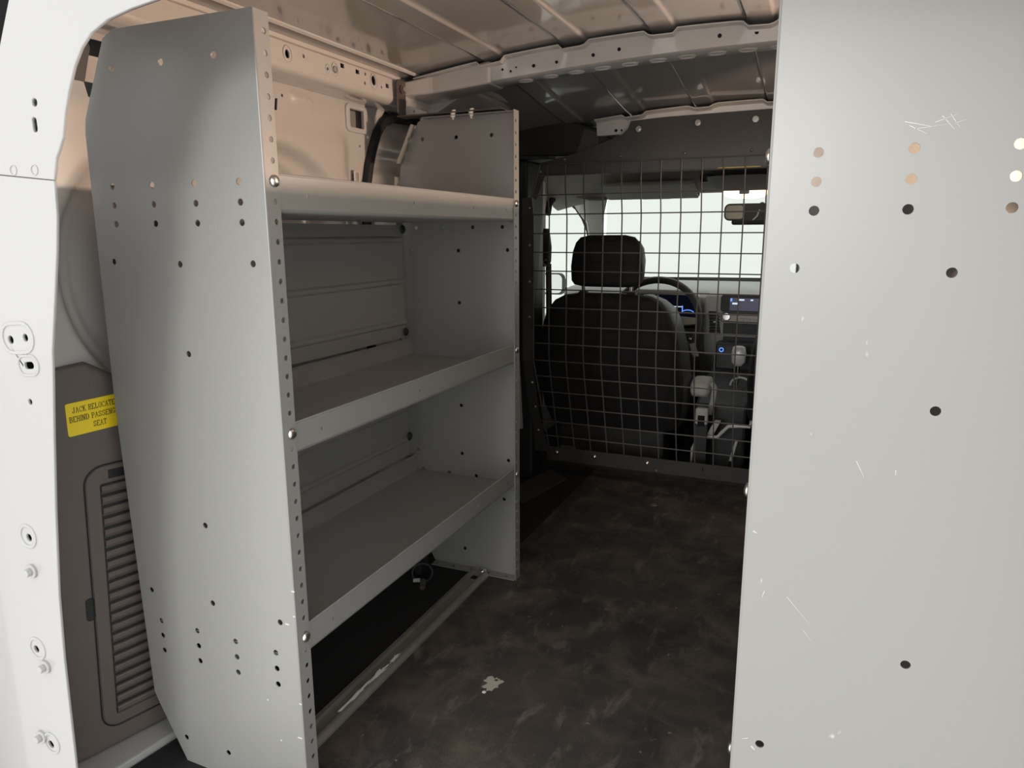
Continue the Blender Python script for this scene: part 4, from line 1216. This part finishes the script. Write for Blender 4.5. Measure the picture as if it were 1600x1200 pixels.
# centre stack
cs = MB().loft([[(-0.452, 3.10, 0.34), (-0.10, 3.10, 0.34), (-0.10, 3.20, 0.34), (-0.452, 3.20, 0.34)], [(-0.462, 3.078, 0.52), (-0.10, 3.078, 0.52), (-0.10, 3.20, 0.52), (-0.462, 3.20, 0.52)],
                [(-0.452, 3.085, 0.60), (-0.10, 3.085, 0.60), (-0.10, 3.20, 0.615), (-0.452, 3.20, 0.615)]]).build('centre_stack', DASHM, da, bevel=0.012, seg=3)
vt = MB().plate([(-0.437, 0.533), (-0.400, 0.533), (-0.385, 0.436), (-0.428, 0.436)], [], 0.004, lambda u, v, w: (u, 3.072 + 0.10 * (0.53 - v) - w, v)).build('air_vent', BLACKP, cs)
for k in range(7):
    z = 0.446 + 0.0125 * k
    MB().hexa([(-0.432, 3.068, z), (-0.390, 3.068, z), (-0.390, 3.076, z + 0.003), (-0.432, 3.076, z + 0.003), (-0.432, 3.068, z + 0.003), (-0.390, 3.068, z + 0.003), (-0.390, 3.076, z + 0.006), (-0.432, 3.076, z + 0.006)]).build('vent_slat', VINYL, vt)
MB().box(-0.414, -0.400, 3.060, 3.068, 0.488, 0.493).build('vent_tab', SILVER, vt)
ts = MB().plate(rrect(-0.388, -0.130, 0.534, 0.604, 0.012, 4), [], 0.02, lambda u, v, w: (u, 3.055 - w, v)).build('touch_screen', BLACKP, cs, bevel=0.003)
MB().plate(rect(-0.352, -0.140, 0.541, 0.592), [], 0.001, lambda u, v, w: (u, 3.0535 - w, v)).build('display', SCREEN, ts)
for a in ((-0.350, -0.343, 0.578, 0.590, SCRBLUE), (-0.318, -0.296, 0.582, 0.588, SCRWHITE), (-0.342, -0.322, 0.566, 0.573, SCRWHITE), (-0.272, -0.262, 0.582, 0.588, SCRWHITE)):
    MB().box(a[0], a[1], 3.0515, 3.0524, a[2], a[3]).build('lit_icon', a[4], ts)
MB().box(-0.385, -0.13, 3.062, 3.082, 0.492, 0.530).build('inlay', WOODT, cs, bevel=0.004)
MB().cyl((-0.362, 3.068, 0.516), (-0.362, 3.045, 0.516), 0.016, 18).build('volume_knob', CHROME, cs, bevel=0.002)
for x in (-0.31, -0.285, -0.26, -0.235):
    MB().box(x, x + 0.018, 3.057, 3.063, 0.500, 0.509).build('key_button', DASHM, cs)
MB().box(-0.375, -0.13, 3.066, 3.10, 0.440, 0.486).build('cubby', BLACKP, cs)
MB().box(-0.330, -0.220, 3.072, 3.082, 0.396, 0.402).build('lit_strip', SCRBLUE, cs)
MB().box(-0.375, -0.12, 3.08, 3.10, 0.34, 0.43).build('climate_panel', BLACKP, cs)

# steering wheel
sw = thing('steering_wheel', 'black steering wheel with silver spokes in front of the cluster', 'steering wheel', (-0.637, 3.0, 0.49))
WC, TA = Vector((-0.637, 2.95, 0.494)), math.radians(24)
ux, uy = Vector((1, 0, 0)), Vector((0, math.sin(TA), math.cos(TA)))
un = ux.cross(uy)                                            # towards the driver
P3 = lambda a, r, h=0.0: WC + ux * (r * math.cos(a)) + uy * (r * math.sin(a)) + un * h
MB().tube([P3(q * PI / 24, 0.182) for q in range(48)], 0.0148, 10, closed=True).build('rim', VINYL, sw, smooth=True)
MB().loft([[P3(q * PI / 12, r, h) for q in range(24)] for r, h in ((0.075, -0.05), (0.078, -0.01), (0.066, 0.012), (0.03, 0.018))]).build('hub', VINYL, sw, smooth=40)
for a in (0.05, PI - 0.05, -PI / 2):
    d = Vector((math.cos(a), math.sin(a)))
    n2 = Vector((-d.y, d.x))
    rg = []
    for r, w in ((0.06, 0.026), (0.11, 0.020), (0.175, 0.013)):
        c = WC + ux * (d.x * r) + uy * (d.y * r)
        e = ux * (n2.x * w) + uy * (n2.y * w)
        rg.append([c - e + un * -0.008, c + e + un * -0.008, c + e + un * 0.008, c - e + un * 0.008])
    s_ = MB().loft(rg).build('spoke', SILVER, sw, bevel=0.003)
    if abs(d.x) > 0.5:
        c = WC + ux * (d.x * 0.10) + uy * (d.y * 0.10) + un * -0.009
        MB().box(c.x - 0.018, c.x + 0.018, c.y - 0.004, c.y + 0.004, c.z - 0.008, c.z + 0.010).build('spoke_button', BLACKP, s_, bevel=0.002)
MB().cyl(WC + un * -0.02, WC + un * -0.075, 0.05, 14).build('column', DASHD, sw)
MB().tube([WC + un * -0.06 + ux * 0.05, WC + un * -0.06 + ux * 0.17 + uy * 0.01], 0.009, 8).build('wiper_stalk', BLACKP, sw)
kt = thing('key_tag', 'white paper key tag hanging below the steering wheel', 'tag', (-0.455, 2.85, 0.41))
MB().hexa([(-0.474, 2.85, 0.425), (-0.452, 2.85, 0.430), (-0.452, 2.8515, 0.430), (-0.474, 2.8515, 0.425), (-0.456, 2.85, 0.374), (-0.434, 2.85, 0.379), (-0.434, 2.8515, 0.379), (-0.456, 2.8515, 0.374)]).build('tag_card', PAPER, kt)
MB().tube([(-0.464, 2.85, 0.428), (-0.471, 2.85, 0.44), (-0.476, 2.86, 0.452), (-0.53, 2.93, 0.455)], 0.0016, 5).build('tag_string', BLACKP, kt)
MB().dome((-0.472, 2.852, 0.443), (0, -1, 0), 0.006, 0.006, 10).build('key_ring', CHROME, kt)

# centre console with selector
cc = thing('centre_console', 'dark centre console with chrome gear selector between the front seats', 'console', (-0.3, 2.85, 0.0))
MB().hexa([(-0.405, 2.62, -0.01), (-0.222, 2.62, -0.01), (-0.222, 3.04, -0.01), (-0.405, 3.04, -0.01), (-0.405, 2.62, 0.24), (-0.222, 2.62, 0.24), (-0.222, 3.04, 0.34), (-0.405, 3.04, 0.34)]).build('console_body', DASHD, cc, bevel=0.012)
sp_ = MB().plate(rrect(-0.352, -0.225, 0.0, 0.24, 0.03, 5), [rrect(-0.315, -0.245, 0.06, 0.19, 0.02, 4)], 0.006, lambda u, v, w: (u, 2.72 + v, 0.262 + 0.30 * v * 0.8 + w)).build('selector_plate', DASHM, cc, bevel=0.002)
MB().tube([(-0.285, 2.82, 0.27), (-0.28, 2.80, 0.33), (-0.278, 2.79, 0.37)], 0.009, 10).build('selector_shaft', CHROME, cc, smooth=True)
MB().loft([sring(-0.278, 2.785, z, w, d, 3, 20) for z, w, d in ((0.362, 0.012, 0.014), (0.375, 0.024, 0.022), (0.41, 0.027, 0.025), (0.432, 0.022, 0.021), (0.437, 0.012, 0.012))]).build('selector_knob', SILVER, cc, smooth=60)
MB().tube([(-0.268 + 0.036 * math.cos(a), 2.80, 0.285 + 0.030 * math.sin(a)) for a in [q * PI / 10 for q in range(20)]], 0.004, 6, closed=True).build('cup_ring', SILVER, cc)
MB().tube([(-0.362 + 0.0075 * math.cos(a), 2.945, 0.394 + 0.0075 * math.sin(a)) for a in [q * PI / 8 for q in range(16)]], 0.002, 5, closed=True).build('start_button_ring', SCRBLUE, cc)
disc_part('start_button', (-0.362, 2.95, 0.394), (0, -1, 0), 0.013, BLACKP, cc, 0.004)
MB().box(-0.39, -0.225, 2.955, 3.04, 0.30, 0.42).build('console_tower', DASHD, cc, bevel=0.01)
ar = MB().loft([sring(-0.380, 2.60, z, w, d, 4, 24) for z, w, d in ((0.285, 0.030, 0.06), (0.30, 0.035, 0.07), (0.325, 0.035, 0.07), (0.338, 0.030, 0.06), (0.342, 0.018, 0.04))]).build('arm_rest', PALEP, cc, smooth=60)
MB().tube([(-0.342, 2.56, 0.335), (-0.330, 2.56, 0.318), (-0.334, 2.56, 0.27), (-0.345, 2.56, 0.22)], 0.010, 8).build('brake_lever', DASHM, cc, smooth=True)

# ================================================================== cargo lamp on the right wall, above the right unit's top shelf
cl = thing('cargo_lamp', 'small warm cargo lamp on the right wall above the right shelving unit', 'lamp', (0.43, 1.47, 0.955))
MB().loft([[(0.515, y, z) for y, z in rrect(1.41, 1.53, 0.925, 0.985, 0.012)], [(0.499, y, z) for y, z in rrect(1.42, 1.52, 0.93, 0.98, 0.012)]]).build('lamp_base', BLACKP, cl)
MB().plate(rrect(1.425, 1.515, 0.940, 0.970, 0.010), [], 0.004, lambda u, v, w: (0.496 + w, u, v)).build('lamp_lens', LENS, cl)
ld = bpy.data.lights.new('cargo_bulb', 'AREA')
ld.shape = 'RECTANGLE'
ld.size, ld.size_y = 0.06, 0.02
ld.energy = 19.0
ld.color = (1.0, 0.70, 0.50)
lo_ = bpy.data.objects.new('cargo_bulb', ld)
C.objects.link(lo_)
lo_.location = (0.485, 1.47, 0.949)
lo_.rotation_euler = Vector((-0.82, -0.57, 0.04)).to_track_quat('-Z', 'Y').to_euler()
lo_.parent = cl
lo_.matrix_parent_inverse = Matrix.Translation(-cl.location)
